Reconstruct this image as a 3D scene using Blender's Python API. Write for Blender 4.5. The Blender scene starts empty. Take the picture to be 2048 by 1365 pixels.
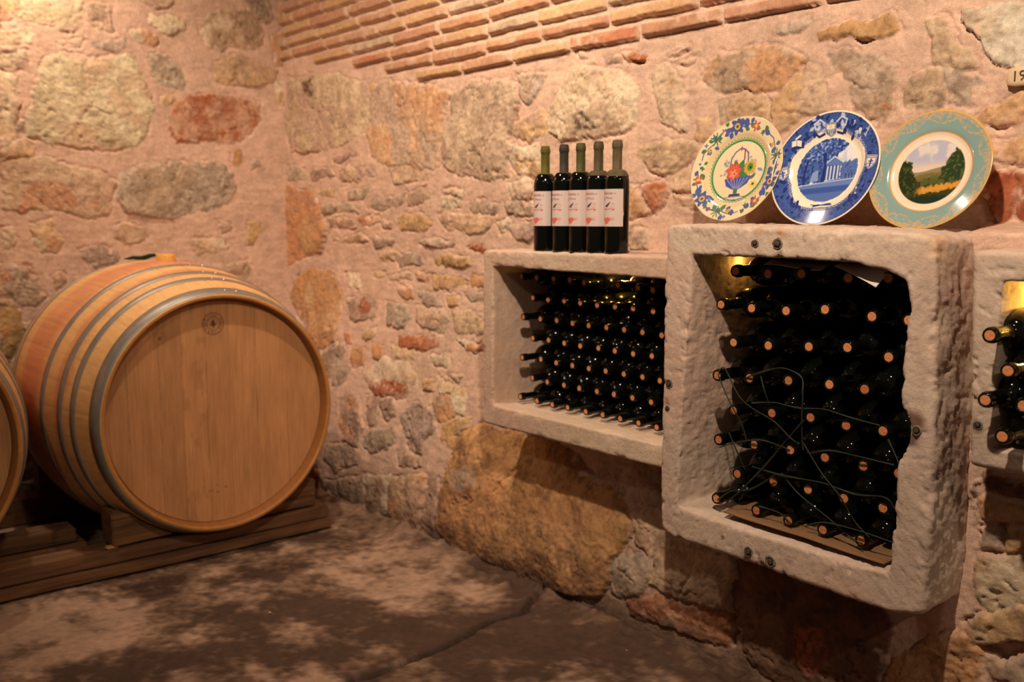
import bpy, bmesh, math, random
import numpy as np
from mathutils import Vector, Matrix

S = bpy.context.scene
COL = S.collection
random.seed(7)

# ------------------------------------------------------------------ camera, world, lamps, exposure
FPX = 1922.0; CX, CY = 1024.0, 682.5
CAM = np.array([3.72, -1.90, 1.15])
PITCH = math.atan(245 / FPX); YAW = math.radians(39.85)
fh = np.array([-math.cos(YAW), math.sin(YAW), 0.0])
RT = np.array([math.sin(YAW), math.cos(YAW), 0.0])
FW = fh * math.cos(PITCH) + np.array([0, 0, -math.sin(PITCH)])
UP = fh * math.sin(PITCH) + np.array([0, 0, math.cos(PITCH)])
cd = bpy.data.cameras.new('camera'); cam = bpy.data.objects.new('camera', cd); COL.objects.link(cam)
cd.sensor_width = 36.0; cd.lens = FPX / 2048 * 36.0
m = Matrix.Identity(4)
for i in range(3):
    m[i][0] = RT[i]; m[i][1] = UP[i]; m[i][2] = -FW[i]; m[i][3] = CAM[i]
cam.matrix_world = m
cd.clip_start = 0.05; cd.clip_end = 50
cd.dof.use_dof = True; cd.dof.focus_distance = 2.12; cd.dof.aperture_fstop = 3.0
S.camera = cam

w = bpy.data.worlds.new('world'); S.world = w; w.use_nodes = True
w.node_tree.nodes['Background'].inputs[0].default_value = (1.0, 0.72, 0.52, 1)
w.node_tree.nodes['Background'].inputs[1].default_value = 0.06
S.view_settings.view_transform = 'Standard'; S.view_settings.look = 'None'
S.view_settings.gamma = 1.0; S.view_settings.use_curve_mapping = False
S.view_settings.exposure = 0.30

def lamp(name, loc, energy, color, radius=0.05, kind='POINT', target=None, angle=100, blend=0.8):
    l = bpy.data.lights.new(name, kind); l.energy = energy; l.color = color; l.shadow_soft_size = radius
    o = bpy.data.objects.new(name, l); COL.objects.link(o); o.location = loc
    if kind == 'SPOT':
        l.spot_size = math.radians(angle); l.spot_blend = blend
        d = Vector(target) - Vector(loc); o.rotation_euler = d.to_track_quat('-Z', 'Y').to_euler()
    return o
WARM = (1.0, 0.80, 0.61)
lamp('ceiling_lamp_near_niches', (3.05, -1.25, 2.45), 150, WARM, 0.03, 'SPOT', (2.25, 0.15, 1.35), 112, 1.0)
lamp('ceiling_lamp_middle', (1.35, -0.78, 2.60), 92, WARM, 0.03, 'SPOT', (0.95, 0.17, 1.35), 118, 1.0)
lamp('ceiling_lamp_over_barrels', (0.22, -1.05, 2.62), 62, WARM, 0.03, 'SPOT', (-0.35, -0.85, 1.35), 124, 1.0)
lamp('ceiling_lamp_far_right', (5.3, -1.0, 2.5), 42, WARM, 0.05, 'SPOT', (2.8, 0.1, 1.0), 70, 1.0)
lamp('ceiling_lamp_aisle', (2.9, -2.6, 2.6), 42, WARM, 0.05, 'SPOT', (0.7, -0.9, 0.6), 66, 1.0)
lamp('wall_spot', (-0.16, -1.16, 2.16), 6.5, (1.0, 0.76, 0.52), 0.03)
YEL = (1.0, 0.62, 0.12)
lamp('niche_led_wide', (1.862, 0.06, 0.988), 0.35, YEL, 0.01)
lamp('niche_led_tall', (2.285, 0.03, 1.045), 0.09, YEL, 0.01)
lamp('niche_led_edge', (3.04, 0.06, 0.985), 1.6, YEL, 0.01)

# ------------------------------------------------------------------ helpers
def ray(x, y): return FW * FPX + RT * (x - CX) - UP * (y - CY)
def hit(x, y, ax, v):
    d = ray(x, y); t = (v - CAM[ax]) / d[ax]; return CAM + t * d
def lin(c):
    c = np.asarray(c, float) / 255.0
    return np.where(c <= 0.04045, c / 12.92, ((c + 0.055) / 1.055) ** 2.4)
def L4(*c): return tuple(lin(c)) + (1.0,)

def _lat(seed, n=64, dim=2):
    return np.random.RandomState(seed).rand(*([n] * dim)) * 2 - 1
def vn2(x, y, seed):
    g = _lat(seed, 128, 2); n = 128
    xi = np.floor(x).astype(int); yi = np.floor(y).astype(int)
    fx = x - xi; fy = y - yi
    fx = fx * fx * fx * (fx * (fx * 6 - 15) + 10); fy = fy * fy * fy * (fy * (fy * 6 - 15) + 10)
    x0 = xi % n; x1 = (xi + 1) % n; y0 = yi % n; y1 = (yi + 1) % n
    a = g[x0, y0] * (1 - fx) + g[x1, y0] * fx
    b = g[x0, y1] * (1 - fx) + g[x1, y1] * fx
    return a * (1 - fy) + b * fy
def fbm2(x, y, f, o=4, seed=0, gain=0.5):
    r = 0; a = 1; t = 0
    for i in range(o):
        r = r + a * vn2(x * f + 17.3 * i + seed * 3.1, y * f + 9.1 * i + seed * 1.7, seed + i * 13)
        t += a; a *= gain; f *= 2.03
    return r / t
def vn3(p, seed):
    g = _lat(seed, 32, 3); n = 32
    i = np.floor(p).astype(int); f = p - i; f = f * f * (3 - 2 * f)
    i0 = i % n; i1 = (i + 1) % n
    x0, y0, z0 = i0[..., 0], i0[..., 1], i0[..., 2]; x1, y1, z1 = i1[..., 0], i1[..., 1], i1[..., 2]
    fx, fy, fz = f[..., 0], f[..., 1], f[..., 2]
    c00 = g[x0, y0, z0] * (1 - fx) + g[x1, y0, z0] * fx; c10 = g[x0, y1, z0] * (1 - fx) + g[x1, y1, z0] * fx
    c01 = g[x0, y0, z1] * (1 - fx) + g[x1, y0, z1] * fx; c11 = g[x0, y1, z1] * (1 - fx) + g[x1, y1, z1] * fx
    return (c00 * (1 - fy) + c10 * fy) * (1 - fz) + (c01 * (1 - fy) + c11 * fy) * fz
def fbm3(p, f, o=4, seed=0, gain=0.5):
    r = 0; a = 1; t = 0
    for i in range(o):
        r = r + a * vn3(p * f + 5.7 * i + seed, seed + i * 7); t += a; a *= gain; f *= 2.07
    return r / t
def sstep(a, b, x):
    t = np.clip((x - a) / (b - a), 0, 1); return t * t * (3 - 2 * t)
def poly_sd(px, py, P):
    """signed distance to polygon, positive inside"""
    P = np.asarray(P, float); n = len(P)
    d = np.full(px.shape, 1e9); ins = np.zeros(px.shape, bool)
    for i in range(n):
        ax_, ay_ = P[i]; bx_, by_ = P[(i + 1) % n]
        ex, ey = bx_ - ax_, by_ - ay_
        wx, wy = px - ax_, py - ay_
        t = np.clip((wx * ex + wy * ey) / (ex * ex + ey * ey + 1e-12), 0, 1)
        d = np.minimum(d, (wx - ex * t) ** 2 + (wy - ey * t) ** 2)
        c = (ay_ > py) != (by_ > py)
        if ay_ != by_:
            ins ^= c & (px < (bx_ - ax_) * (py - ay_) / (by_ - ay_) + ax_)
    d = np.sqrt(d); return np.where(ins, d, -d)

def mesh_np(name, V, faces, mat=None, cols=None, smooth=True, parent=None):
    me = bpy.data.meshes.new(name)
    V = np.asarray(V, np.float32).reshape(-1, 3)
    if isinstance(faces, np.ndarray):
        F = faces.astype(np.int32); k = F.shape[1]
        me.vertices.add(len(V)); me.vertices.foreach_set('co', V.ravel())
        me.loops.add(F.size); me.loops.foreach_set('vertex_index', F.ravel())
        me.polygons.add(len(F)); me.polygons.foreach_set('loop_start', np.arange(0, F.size, k, dtype=np.int32))
        me.update(calc_edges=True)
    else:
        me.from_pydata([tuple(map(float, v)) for v in V], [], faces)
    me.validate()
    if cols is not None:
        a = me.color_attributes.new('Col', 'FLOAT_COLOR', 'POINT')
        c = np.ones((len(V), 4), np.float32); c[:, :3] = np.asarray(cols).reshape(-1, 3)[:, :3]
        a.data.foreach_set('color', c.ravel())
    if smooth: me.polygons.foreach_set('use_smooth', np.ones(len(me.polygons), bool))
    if mat: me.materials.append(mat)
    o = bpy.data.objects.new(name, me); COL.objects.link(o)
    if parent: o.parent = parent
    return o
def grid_faces(n, m_, wrap=False):
    i = np.arange(n - 1)[:, None]; j = np.arange(m_ if wrap else m_ - 1)[None, :]
    jn = (j + 1) % m_
    return np.stack([i * m_ + j, i * m_ + jn, (i + 1) * m_ + jn, (i + 1) * m_ + j], -1).reshape(-1, 4)
def lathe_np(prof, seg):
    prof = np.asarray(prof, float); a = np.arange(seg) * 2 * math.pi / seg
    V = np.zeros((len(prof), seg, 3))
    V[..., 0] = prof[:, :1] * np.cos(a); V[..., 1] = prof[:, :1] * np.sin(a); V[..., 2] = prof[:, 1:2]
    return V, grid_faces(len(prof), seg, True)
def tag(o, label=None, cat=None, group=None, kind=None):
    if label: o['label'] = label
    if cat: o['category'] = cat
    if group: o['group'] = group
    if kind: o['kind'] = kind
    return o
def empty(name, loc):
    o = bpy.data.objects.new(name, None); COL.objects.link(o); o.location = loc; o.empty_display_size = 0.05; return o
def tube(name, pts, r, mat, parent=None, seg=8, sub=6):
    pts = [Vector(p) for p in pts]; P = []
    n = len(pts)
    for i in range(n - 1):
        p0 = pts[max(i - 1, 0)]; p1 = pts[i]; p2 = pts[i + 1]; p3 = pts[min(i + 2, n - 1)]
        for k in range(sub):
            t = k / sub
            P.append(0.5 * ((2 * p1) + (p2 - p0) * t + (2 * p0 - 5 * p1 + 4 * p2 - p3) * t * t + (3 * p1 - p0 - 3 * p2 + p3) * t ** 3))
    P.append(pts[-1])
    V = []; nrm = Vector((0.1, 0.2, 1)).normalized()
    for i, p in enumerate(P):
        t = (P[min(i + 1, len(P) - 1)] - P[max(i - 1, 0)]).normalized()
        b = t.cross(nrm).normalized(); nn = b.cross(t).normalized(); nrm = nn
        for k in range(seg):
            a = 2 * math.pi * k / seg; V.append(p + (b * math.cos(a) + nn * math.sin(a)) * r)
    F = grid_faces(len(P), seg, True)
    return V, F
def merge(parts):
    Vs = []; Fs = []; o = 0
    for V, F in parts:
        V = np.asarray([tuple(v) for v in V], float) if not isinstance(V, np.ndarray) else V.reshape(-1, 3)
        Vs.append(V); Fs.append(np.asarray(F) + o); o += len(V)
    return np.concatenate(Vs), np.concatenate(Fs)

# ------------------------------------------------------------------ materials
def new_mat(name):
    m_ = bpy.data.materials.new(name); m_.use_nodes = True
    nt = m_.node_tree; b = nt.nodes['Principled BSDF']; return m_, nt, b
def N(nt, t, **kw):
    n = nt.nodes.new(t)
    for k, v in kw.items():
        if hasattr(n, k): setattr(n, k, v)
        else: n.inputs[k].default_value = v
    return n
def rough_mat(name, color=None, rough=0.9, vary=0.25, scales=(14, 90), bump=((60, 0.4, 0.004), (260, 0.3, 0.0015)), spec=0.25, tint2=None, stretch=None):
    """colour attribute (or flat colour) broken up by noise, with layered bump"""
    m_, nt, b = new_mat(name); lk = nt.links.new
    tc = N(nt, 'ShaderNodeTexCoord')
    src = tc.outputs['Object']
    if stretch:
        mp = N(nt, 'ShaderNodeMapping'); mp.inputs['Scale'].default_value = stretch; lk(src, mp.inputs[0]); src = mp.outputs[0]
    if color is None:
        at = N(nt, 'ShaderNodeAttribute', attribute_name='Col'); col = at.outputs['Color']
    else:
        rg = N(nt, 'ShaderNodeRGB'); rg.outputs[0].default_value = color; col = rg.outputs[0]
    for k, sc in enumerate(scales):
        nz = N(nt, 'ShaderNodeTexNoise'); nz.inputs['Scale'].default_value = sc; nz.inputs['Detail'].default_value = 6; nz.inputs['Roughness'].default_value = 0.65
        lk(src, nz.inputs['Vector'])
        mr = N(nt, 'ShaderNodeMapRange'); mr.inputs['From Min'].default_value = 0.3; mr.inputs['From Max'].default_value = 0.7
        mr.inputs['To Min'].default_value = 1 - vary; mr.inputs['To Max'].default_value = 1 + vary * 0.7
        lk(nz.outputs['Fac'], mr.inputs['Value'])
        mx = N(nt, 'ShaderNodeMix', data_type='RGBA', blend_type='MULTIPLY'); mx.inputs['Factor'].default_value = 1
        lk(col, mx.inputs['A']); cm = N(nt, 'ShaderNodeCombineColor')
        for ch in range(3): lk(mr.outputs[0], cm.inputs[ch])
        lk(cm.outputs[0], mx.inputs['B']); col = mx.outputs['Result']
    if tint2:
        nz = N(nt, 'ShaderNodeTexNoise'); nz.inputs['Scale'].default_value = tint2[1]; nz.inputs['Detail'].default_value = 5; lk(src, nz.inputs['Vector'])
        mr = N(nt, 'ShaderNodeMapRange'); mr.inputs['From Min'].default_value = tint2[2]; mr.inputs['From Max'].default_value = tint2[2] + 0.12
        lk(nz.outputs['Fac'], mr.inputs['Value'])
        mx = N(nt, 'ShaderNodeMix', data_type='RGBA'); lk(mr.outputs[0], mx.inputs['Factor']); lk(col, mx.inputs['A']); mx.inputs['B'].default_value = tint2[0]
        col = mx.outputs['Result']
    lk(col, b.inputs['Base Color']); b.inputs['Roughness'].default_value = rough
    b.inputs['Specular IOR Level'].default_value = spec
    prev = None
    for sc, st, dist in bump:
        nz = N(nt, 'ShaderNodeTexNoise'); nz.inputs['Scale'].default_value = sc; nz.inputs['Detail'].default_value = 8; nz.inputs['Roughness'].default_value = 0.62
        lk(src, nz.inputs['Vector'])
        bp = N(nt, 'ShaderNodeBump'); bp.inputs['Strength'].default_value = st; bp.inputs['Distance'].default_value = dist
        lk(nz.outputs['Fac'], bp.inputs['Height'])
        if prev: lk(prev.outputs[0], bp.inputs['Normal'])
        prev = bp
    if prev: lk(prev.outputs[0], b.inputs['Normal'])
    return m_
def plain(name, color, rough=0.5, metal=0.0, spec=0.5, coat=0.0):
    m_, nt, b = new_mat(name)
    nz = N(nt, 'ShaderNodeTexNoise'); nz.inputs['Scale'].default_value = 40; nz.inputs['Detail'].default_value = 4
    tc = N(nt, 'ShaderNodeTexCoord'); nt.links.new(tc.outputs['Object'], nz.inputs['Vector'])
    mx = N(nt, 'ShaderNodeMix', data_type='RGBA'); mx.inputs['A'].default_value = color
    mx.inputs['B'].default_value = tuple(c * 0.75 for c in color[:3]) + (1,)
    nt.links.new(nz.outputs['Fac'], mx.inputs['Factor']); nt.links.new(mx.outputs['Result'], b.inputs['Base Color'])
    b.inputs['Roughness'].default_value = rough; b.inputs['Metallic'].default_value = metal
    b.inputs['Specular IOR Level'].default_value = spec; b.inputs['Coat Weight'].default_value = coat
    return m_
def attr_mat(name, rough=0.5, spec=0.5, coat=0.0):
    m_, nt, b = new_mat(name)
    at = N(nt, 'ShaderNodeAttribute', attribute_name='Col'); nt.links.new(at.outputs['Color'], b.inputs['Base Color'])
    b.inputs['Roughness'].default_value = rough; b.inputs['Specular IOR Level'].default_value = spec; b.inputs['Coat Weight'].default_value = coat
    b.inputs['Coat Roughness'].default_value = 0.05
    return m_, nt, b

M_WALL = rough_mat('stone_and_mortar', vary=0.17, scales=(16, 70, 300), bump=((38, 0.30, 0.007), (150, 0.45, 0.0035), (600, 0.4, 0.0013)))
M_FLOOR = rough_mat('worn_concrete', vary=0.2, scales=(7, 40), rough=0.75, bump=((30, 0.35, 0.006), (200, 0.4, 0.002)))
M_BOX = rough_mat('carved_limestone', vary=0.09, scales=(20, 160), bump=((110, 0.45, 0.004), (420, 0.45, 0.0018)))
M_GLASS, _nt, _b = new_mat('dark_bottle_glass')
_nz = N(_nt, 'ShaderNodeTexNoise'); _nz.inputs['Scale'].default_value = 30
_tc = N(_nt, 'ShaderNodeTexCoord'); _nt.links.new(_tc.outputs['Object'], _nz.inputs['Vector'])
_cr = N(_nt, 'ShaderNodeMapRange'); _cr.inputs['To Min'].default_value = 0.04; _cr.inputs['To Max'].default_value = 0.10
_nt.links.new(_nz.outputs['Fac'], _cr.inputs['Value']); _nt.links.new(_cr.outputs[0], _b.inputs['Roughness'])
_b.inputs['Base Color'].default_value = (0.0025, 0.003, 0.0022, 1); _b.inputs['Specular IOR Level'].default_value = 0.42
M_CORK = rough_mat('cork', vary=0.12, scales=(200, 900), rough=0.8, bump=((700, 0.3, 0.0006),))

# ------------------------------------------------------------------ stone walls
PAL = dict(
    c=((224, 202, 172), (204, 178, 148)), t=((208, 174, 142), (184, 150, 120)), g=((192, 168, 148), (162, 138, 118)),
    p=((192, 158, 138), (158, 128, 110)), o=((208, 152, 106), (192, 146, 112)), r=((176, 106, 68), (206, 160, 126)),
    b=((146, 74, 48), (172, 102, 68)), y=((204, 164, 116), (176, 138, 98)), Y=((206, 156, 104), (160, 116, 80)),
    R=((130, 90, 70), (102, 76, 62)), d=((120, 100, 84), (94, 78, 66)), w=((222, 210, 190), (200, 184, 158)),
    u=((212, 174, 132), (194, 148, 108)), s=((208, 180, 150), (182, 154, 126)), k=((14, 10, 8), (14, 10, 8)),
    m=((210, 172, 148), (196, 158, 136)), x=((206, 164, 122), (210, 168, 130)), B=((196, 144, 112), (204, 158, 126)), D=((186, 122, 90), (196, 140, 108)))
MORTAR = lin((213, 177, 154))

LEFT = """
o 2 0,0 38,0 41,20 33,38 18,42 0,34
c 5 42,0 165,0 168,32 162,55 125,62 90,52 40,42 38,15
s 3 176,5 208,8 230,18 228,60 214,62 178,55
c 3 0,60 60,55 72,72 56,91 30,88 0,90
c 2 113,80 165,75 160,92 125,94
g 3 170,80 255,78 250,95 240,103 215,101 190,92
c 2 0,105 50,103 60,130 62,142 0,131
c 5 0,140 40,155 41,205 28,245 30,280 12,300 0,302
c 8 90,115 110,107 190,112 265,110 275,125 296,170 310,215 305,235 292,265 270,290 230,300 150,292 85,285 49,272 57,215 72,160
c 2 261,62 285,59 300,66 316,80 312,92 295,90 265,80
c 3 299,34 345,30 372,45 376,62 350,68 318,64 297,48
c 3 270,-10 345,-10 342,12 312,15 285,8
s 4 402,38 430,22 490,20 512,38 530,68 524,95 490,100 460,95 438,105 415,90 400,70
g 4 485,-8 538,-8 545,25 538,46 520,46 503,30
o 2 556,17 570,19 571,46 558,48
o 2 545,70 567,67 571,105 567,134 553,131 547,98
g 3 305,106 330,105 355,125 369,160 365,175 330,172 308,150
t 4 430,126 480,108 530,128 560,142 545,165 505,175 452,172 430,162
t 1 326,183 350,185 354,205 336,213 322,202
r 6 348,200 400,188 450,192 520,206 516,240 500,270 465,288 420,285 358,284 340,260 344,225
c 2 547,160 572,165 575,190 568,214 546,198
o 1 465,298 481,299 484,325 475,333 464,328
g 1 504,325 520,322 519,338 505,342
t 5 0,326 80,317 150,331 200,345 233,362 223,395 216,425 182,437 130,426 60,418 0,420
g 6 235,345 270,334 330,325 440,328 465,345 470,382 458,405 420,418 380,430 330,440 290,431 245,420 231,390
c 4 63,445 100,440 117,465 126,480 118,502 82,508 66,485
c 3 0,460 30,455 35,485 0,502
t 2 225,455 250,445 290,450 298,470 280,486 245,490 228,475
g 3 155,500 200,494 231,500 235,515 215,529 190,532 175,520
g 5 0,530 25,525 50,540 75,560 92,590 70,610 40,612 20,590 0,570
t 2 105,550 125,545 135,565 115,582
t 2 380,480 440,478 457,495 420,510 392,506
t 2 435,440 460,445 466,460 446,470
y 1 494,446 515,440 518,460 508,489 494,488
t 3 452,525 495,520 501,545 490,562 456,546
y 4 0,612 40,620 46,660 35,700 20,740 0,762
g 4 48,665 66,690 60,740 40,760 36,700
g 4 0,770 50,770 60,850 0,860
"""
LEFT_PATCH = """
r 62,362 120,358 152,395 145,425 85,420 28,418 45,390
r 170,412 190,400 188,418 172,422
y 485,155 540,140 520,172 488,172
r 92,482 104,470 124,482 112,500 90,496
r 0,530 18,530 22,560 8,575 0,560
x 0,4 30,2 34,30 0,30
"""
RIGHT = """
s 6 573,158 620,150 680,150 735,166 741,200 735,235 725,265 690,285 650,302 580,306 570,230
u 7 742,165 820,165 872,176 905,186 892,215 880,250 872,300 880,330 862,337 830,340 775,336 742,312 728,270 738,225
t 3 775,338 800,330 845,345 850,363 790,366 784,350
s 8 905,186 940,165 1005,155 1030,166 1038,200 1035,235 1020,280 1015,320 1019,355 990,362 930,356 905,346 885,331 878,290 895,230
g 4 1033,150 1060,145 1092,150 1086,175 1072,196 1050,209 1038,190
u 3 1030,246 1060,230 1085,214 1105,235 1100,268 1060,280 1028,270
c 14 1140,152 1165,137 1215,134 1245,145 1266,156 1277,180 1276,215 1270,250 1240,266 1190,276 1130,279 1105,270 1098,240 1108,215 1123,190
r 5 1247,107 1265,102 1293,106 1289,119 1270,124 1255,120
p 2 1214,110 1240,107 1243,124 1220,121
p 2 1163,107 1181,105 1179,118 1162,118
s 7 1310,130 1330,124 1346,150 1365,175 1376,195 1365,215 1375,245 1379,262 1360,271 1330,258 1318,240 1312,200 1307,160
t 4 1334,110 1380,95 1379,103 1338,114
t 5 1349,131 1395,117 1386,130 1366,137
g 5 1553,55 1600,45 1622,37 1621,56 1590,68 1553,73
y 6 1633,70 1700,45 1790,29 1796,60 1740,70 1690,78 1637,83
s 7 1405,155 1440,113 1500,95 1572,98 1612,124 1562,182 1545,176 1500,178 1445,192 1420,175
s 6 1567,186 1614,128 1642,143 1656,185 1663,222 1620,226 1575,262 1552,295 1546,240 1532,215
t 4 1436,215 1460,191 1530,181 1541,215 1545,240 1530,262 1500,240 1440,245
g 5 1650,104 1692,101 1755,100 1788,122 1796,160 1786,225 1760,252 1740,246 1705,216 1690,186 1682,145 1668,141
s 6 1854,42 1895,34 1911,62 1905,95 1930,101 1958,133 1945,140 1885,132 1857,128 1862,90 1852,62
s 4 1814,168 1838,140 1882,134 1891,200 1882,222 1815,221
g 4 1886,136 1945,142 1978,165 1945,182 1941,215 1893,211
w 8 1923,20 1960,10 2090,0 2090,125 2030,136 2000,126 1970,96 1945,56 1927,36
u 5 1953,238 1990,215 2080,178 2080,235 2010,246 1960,256
u 3 1972,282 2080,264 2080,335 2010,331 1975,330
b 6 1961,362 1990,350 2033,345 2033,400 2026,436 1965,458 1960,400
b 5 2036,352 2080,345 2080,440 2032,436
t 7 1280,292 1330,282 1396,290 1390,320 1352,346 1322,354 1300,341 1274,310
r 7 1284,366 1320,364 1337,385 1331,410 1310,421 1295,405 1282,380
t 4 1245,365 1275,370 1286,400 1305,425 1260,437 1250,400
t 3 1345,345 1385,340 1391,370 1350,386
t 3 1350,391 1397,386 1400,420 1355,406
g 3 1245,455 1290,460 1296,500 1260,505
t 3 1390,240 1420,225 1425,275 1400,290
c 5 1020,290 1080,288 1092,325 1080,356 1030,351 1017,320
p 2 665,311 700,303 715,310 690,322 668,321
g 3 555,335 605,334 613,355 570,362
p 3 618,340 660,335 669,355 625,363
p 5 678,346 700,332 745,335 753,355 712,363 680,358
t 3 630,386 670,378 665,395 640,394
g 3 692,380 740,378 735,396 695,398
g 4 643,412 700,405 719,420 690,426 650,431
g 4 735,415 765,396 812,385 800,410 765,421
t 4 812,387 850,375 860,400 832,412 812,411
c 5 878,386 905,374 931,380 920,391 885,390
c 3 880,394 920,392 915,413 885,416
g 5 940,410 965,400 993,405 990,425 950,427
g 5 1008,406 1050,400 1080,405 1070,427 1014,429
c 5 1011,366 1060,362 1066,380 1060,401 1025,399 1014,385
p 4 655,440 705,440 711,458 660,459
r 4 713,432 755,430 761,445 725,453
p 3 762,445 780,440 779,458 765,459
y 5 790,431 840,428 862,440 851,460 800,463
t 7 872,430 900,425 986,430 980,451 965,466 920,469 885,451
c 3 990,441 1015,435 1021,460 1000,466
p 4 1010,456 1072,440 1075,476 1035,481
t 3 664,479 720,470 736,480 700,491
p 4 740,475 790,478 785,493 750,496
g 5 830,480 870,475 912,485 905,496 860,493
r 4 935,496 965,487 972,500 945,504
t 4 755,505 800,505 803,520 765,521
g 4 790,510 842,505 846,530 800,536
y 6 862,515 900,509 937,519 941,536 900,536 868,526
o 12 528,382 580,372 625,384 646,420 652,470 642,505 600,522 572,532 545,560 525,542 519,480 521,422
o 10 576,592 590,556 625,536 665,550 682,592 676,640 668,690 640,700 600,640
g 6 645,705 672,680 690,700 672,745 655,760 640,740
c 3 688,543 715,545 716,570 695,576
t 3 735,545 768,546 766,556 738,556
t 3 772,549 820,551 818,563 775,561
o 5 832,548 858,550 855,563 835,561
y 6 860,552 912,556 936,570 890,581 865,571
o 5 940,554 975,555 975,577 940,576
o 6 793,572 820,575 826,596 805,598
g 5 835,580 880,585 887,616 850,611
y 4 895,590 915,592 916,610 898,609
g 4 925,590 975,590 972,606 940,606
p 5 690,600 705,594 740,597 752,620 746,641 700,636
g 6 770,607 812,608 816,640 810,657 772,649
t 7 830,612 882,618 902,640 890,671 845,656 832,640
t 6 902,625 940,625 968,640 970,666 920,669
r 4 687,665 700,667 701,691 690,693
y 5 722,660 748,660 751,675 736,682 721,675
r 6 795,673 835,675 870,680 879,696 850,701 800,691
c 5 912,675 972,690 975,702 940,701
o 5 937,685 975,688 975,703 940,701
o 5 705,701 725,697 727,735 705,738 699,720
o 4 740,690 765,695 761,720 745,719
t 5 782,690 830,700 833,719 790,716
c 4 860,716 900,705 902,730 870,733
g 4 672,712 700,740 690,770 665,775
c 8 733,747 760,720 820,725 840,760 840,786 810,799 755,794 738,770
y 5 850,755 872,755 871,780 850,781
p 4 900,745 926,750 915,766
c 5 880,752 905,770 935,780 930,830 900,820 880,790
p 6 680,802 720,788 728,860 715,892 685,882
p 5 733,790 760,792 758,850 735,852
p 6 760,800 790,798 796,832 775,842
g 7 802,830 830,806 868,820 874,858 850,882 845,912 815,900 806,860
y 5 890,842 942,832 946,880 905,902 882,880
t 5 870,790 905,786 912,832 882,852 864,820
g 7 737,862 780,855 792,890 752,907 727,890
g 7 655,890 700,888 717,930 672,942 650,920
p 5 796,905 840,915 842,935 800,932
g 14 640,965 700,955 735,950 730,1010 715,1045 680,1035 655,1010
p 14 735,950 782,950 778,1010 762,1062 718,1046 732,1008
t 12 784,955 812,953 816,1000 800,1072 770,1064
u 12 818,950 851,953 851,1010 838,1092 806,1074
p 10 856,955 882,960 880,1098 845,1092
Y 40 878,985 900,920 930,868 972,845 1040,868 1100,888 1150,913 1203,958 1242,995 1262,1020 1272,1060 1242,1102 1232,1150 1212,1196 1150,1190 1060,1172 1000,1146 930,1118 898,1092 872,1050
p 5 1205,922 1272,930 1277,1010 1237,985 1200,950
g 7 1276,920 1330,935 1330,1022 1286,1016
g 8 1226,1122 1255,1100 1300,1110 1302,1160 1281,1200 1225,1195
t 8 1266,1025 1312,1020 1318,1080 1302,1116 1272,1080
s 12 1312,1062 1350,1062 1472,1112 1472,1222 1400,1201 1330,1186 1304,1166
r 12 1254,1206 1320,1190 1400,1205 1463,1226 1461,1292 1400,1278 1330,1252 1262,1236
R 12 1476,1112 1600,1135 1770,1200 1796,1262 1772,1322 1740,1420 1600,1420 1492,1312 1473,1222
u 12 1770,1335 1832,1290 1900,1255 1952,1238 1978,1312 1962,1368 1900,1440 1765,1440
R 7 1958,948 2090,968 2090,1004 1978,988
u 8 1960,1002 2090,1018 2090,1062 1986,1042 1962,1027
g 6 1962,1057 2008,1062 2010,1098 1966,1098
u 11 2013,1070 2090,1068 2090,1130 2022,1118
t 11 1950,1106 2090,1118 2090,1202 2020,1227 1975,1221 1955,1180
s 12 1934,1241 1960,1220 2090,1224 2090,1288 1986,1285 1955,1292
g 8 1986,1322 2090,1306 2090,1400 1985,1410
p 5 1962,960 1940,990 1952,1060 1958,1090 1945,1000
"""
RIGHT_PATCH = """
o 825,172 868,182 872,215 850,225 832,212
o 872,180 900,190 880,230 868,260 862,240
d 1160,235 1178,215 1200,240 1205,262 1165,262
y 1030,310 1080,320 1080,352 1030,345
c 735,722 822,722 834,748 790,750 752,756
b 745,764 790,755 834,786 800,796 750,788
y 1335,150 1350,160 1345,178 1330,172
b 1762,205 1782,208 1786,222 1765,224
o 1505,105 1540,103 1545,120 1508,120
b 718,597 737,597 737,626 720,629
y 1990,215 2048,190 2048,225 2000,232
R 605,165 628,158 632,192 612,190
b 2000,1042 2048,1045 2048,1062 2010,1060
b 1600,1250 1660,1260 1680,1330 1620,1360 1590,1320
g 900,935 960,930 975,960 930,985 905,965
k 1265,121 1290,119 1287,127 1270,127
k 1706,78 1752,70 1745,79 1720,83
k 1965,1288 2048,1284 2048,1300 2000,1318 1972,1310
k 1462,1230 1472,1225 1476,1290 1465,1290
"""
def parse(txt, h):
    out = []
    for ln in txt.strip().splitlines():
        f = ln.split(); k = f[0]; i = 1
        b = None
        if h: b = float(f[1]) / 1000.0; i = 2
        out.append((k, b, [tuple(map(float, q.split(','))) for q in f[i:]]))
    return out
def wall_y(z):   # the right-hand wall leans out towards its foot
    return 0.20 - 0.185 * (1 - sstep(0.0, 1.05, z))
def wall_xy(x, z):   # fuller round the right-hand trough, with a ledge of mortar above it
    b = wall_y(z); k = sstep(2.76, 2.83, x) * sstep(1.145, 1.118, z)
    return b * (1 - k) + np.minimum(b, 0.02) * k
def to_right(x, y):
    Y = 0.15
    for _ in range(10):
        P = hit(x, y, 1, Y); Y = 0.5 * Y + 0.5 * float(wall_xy(np.array(P[0]), np.array(P[2])))
    return (P[0], P[2])
LX = -0.44
def to_left(x, y):
    P = hit(x, y, 0, LX); return (P[1], P[2])

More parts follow.
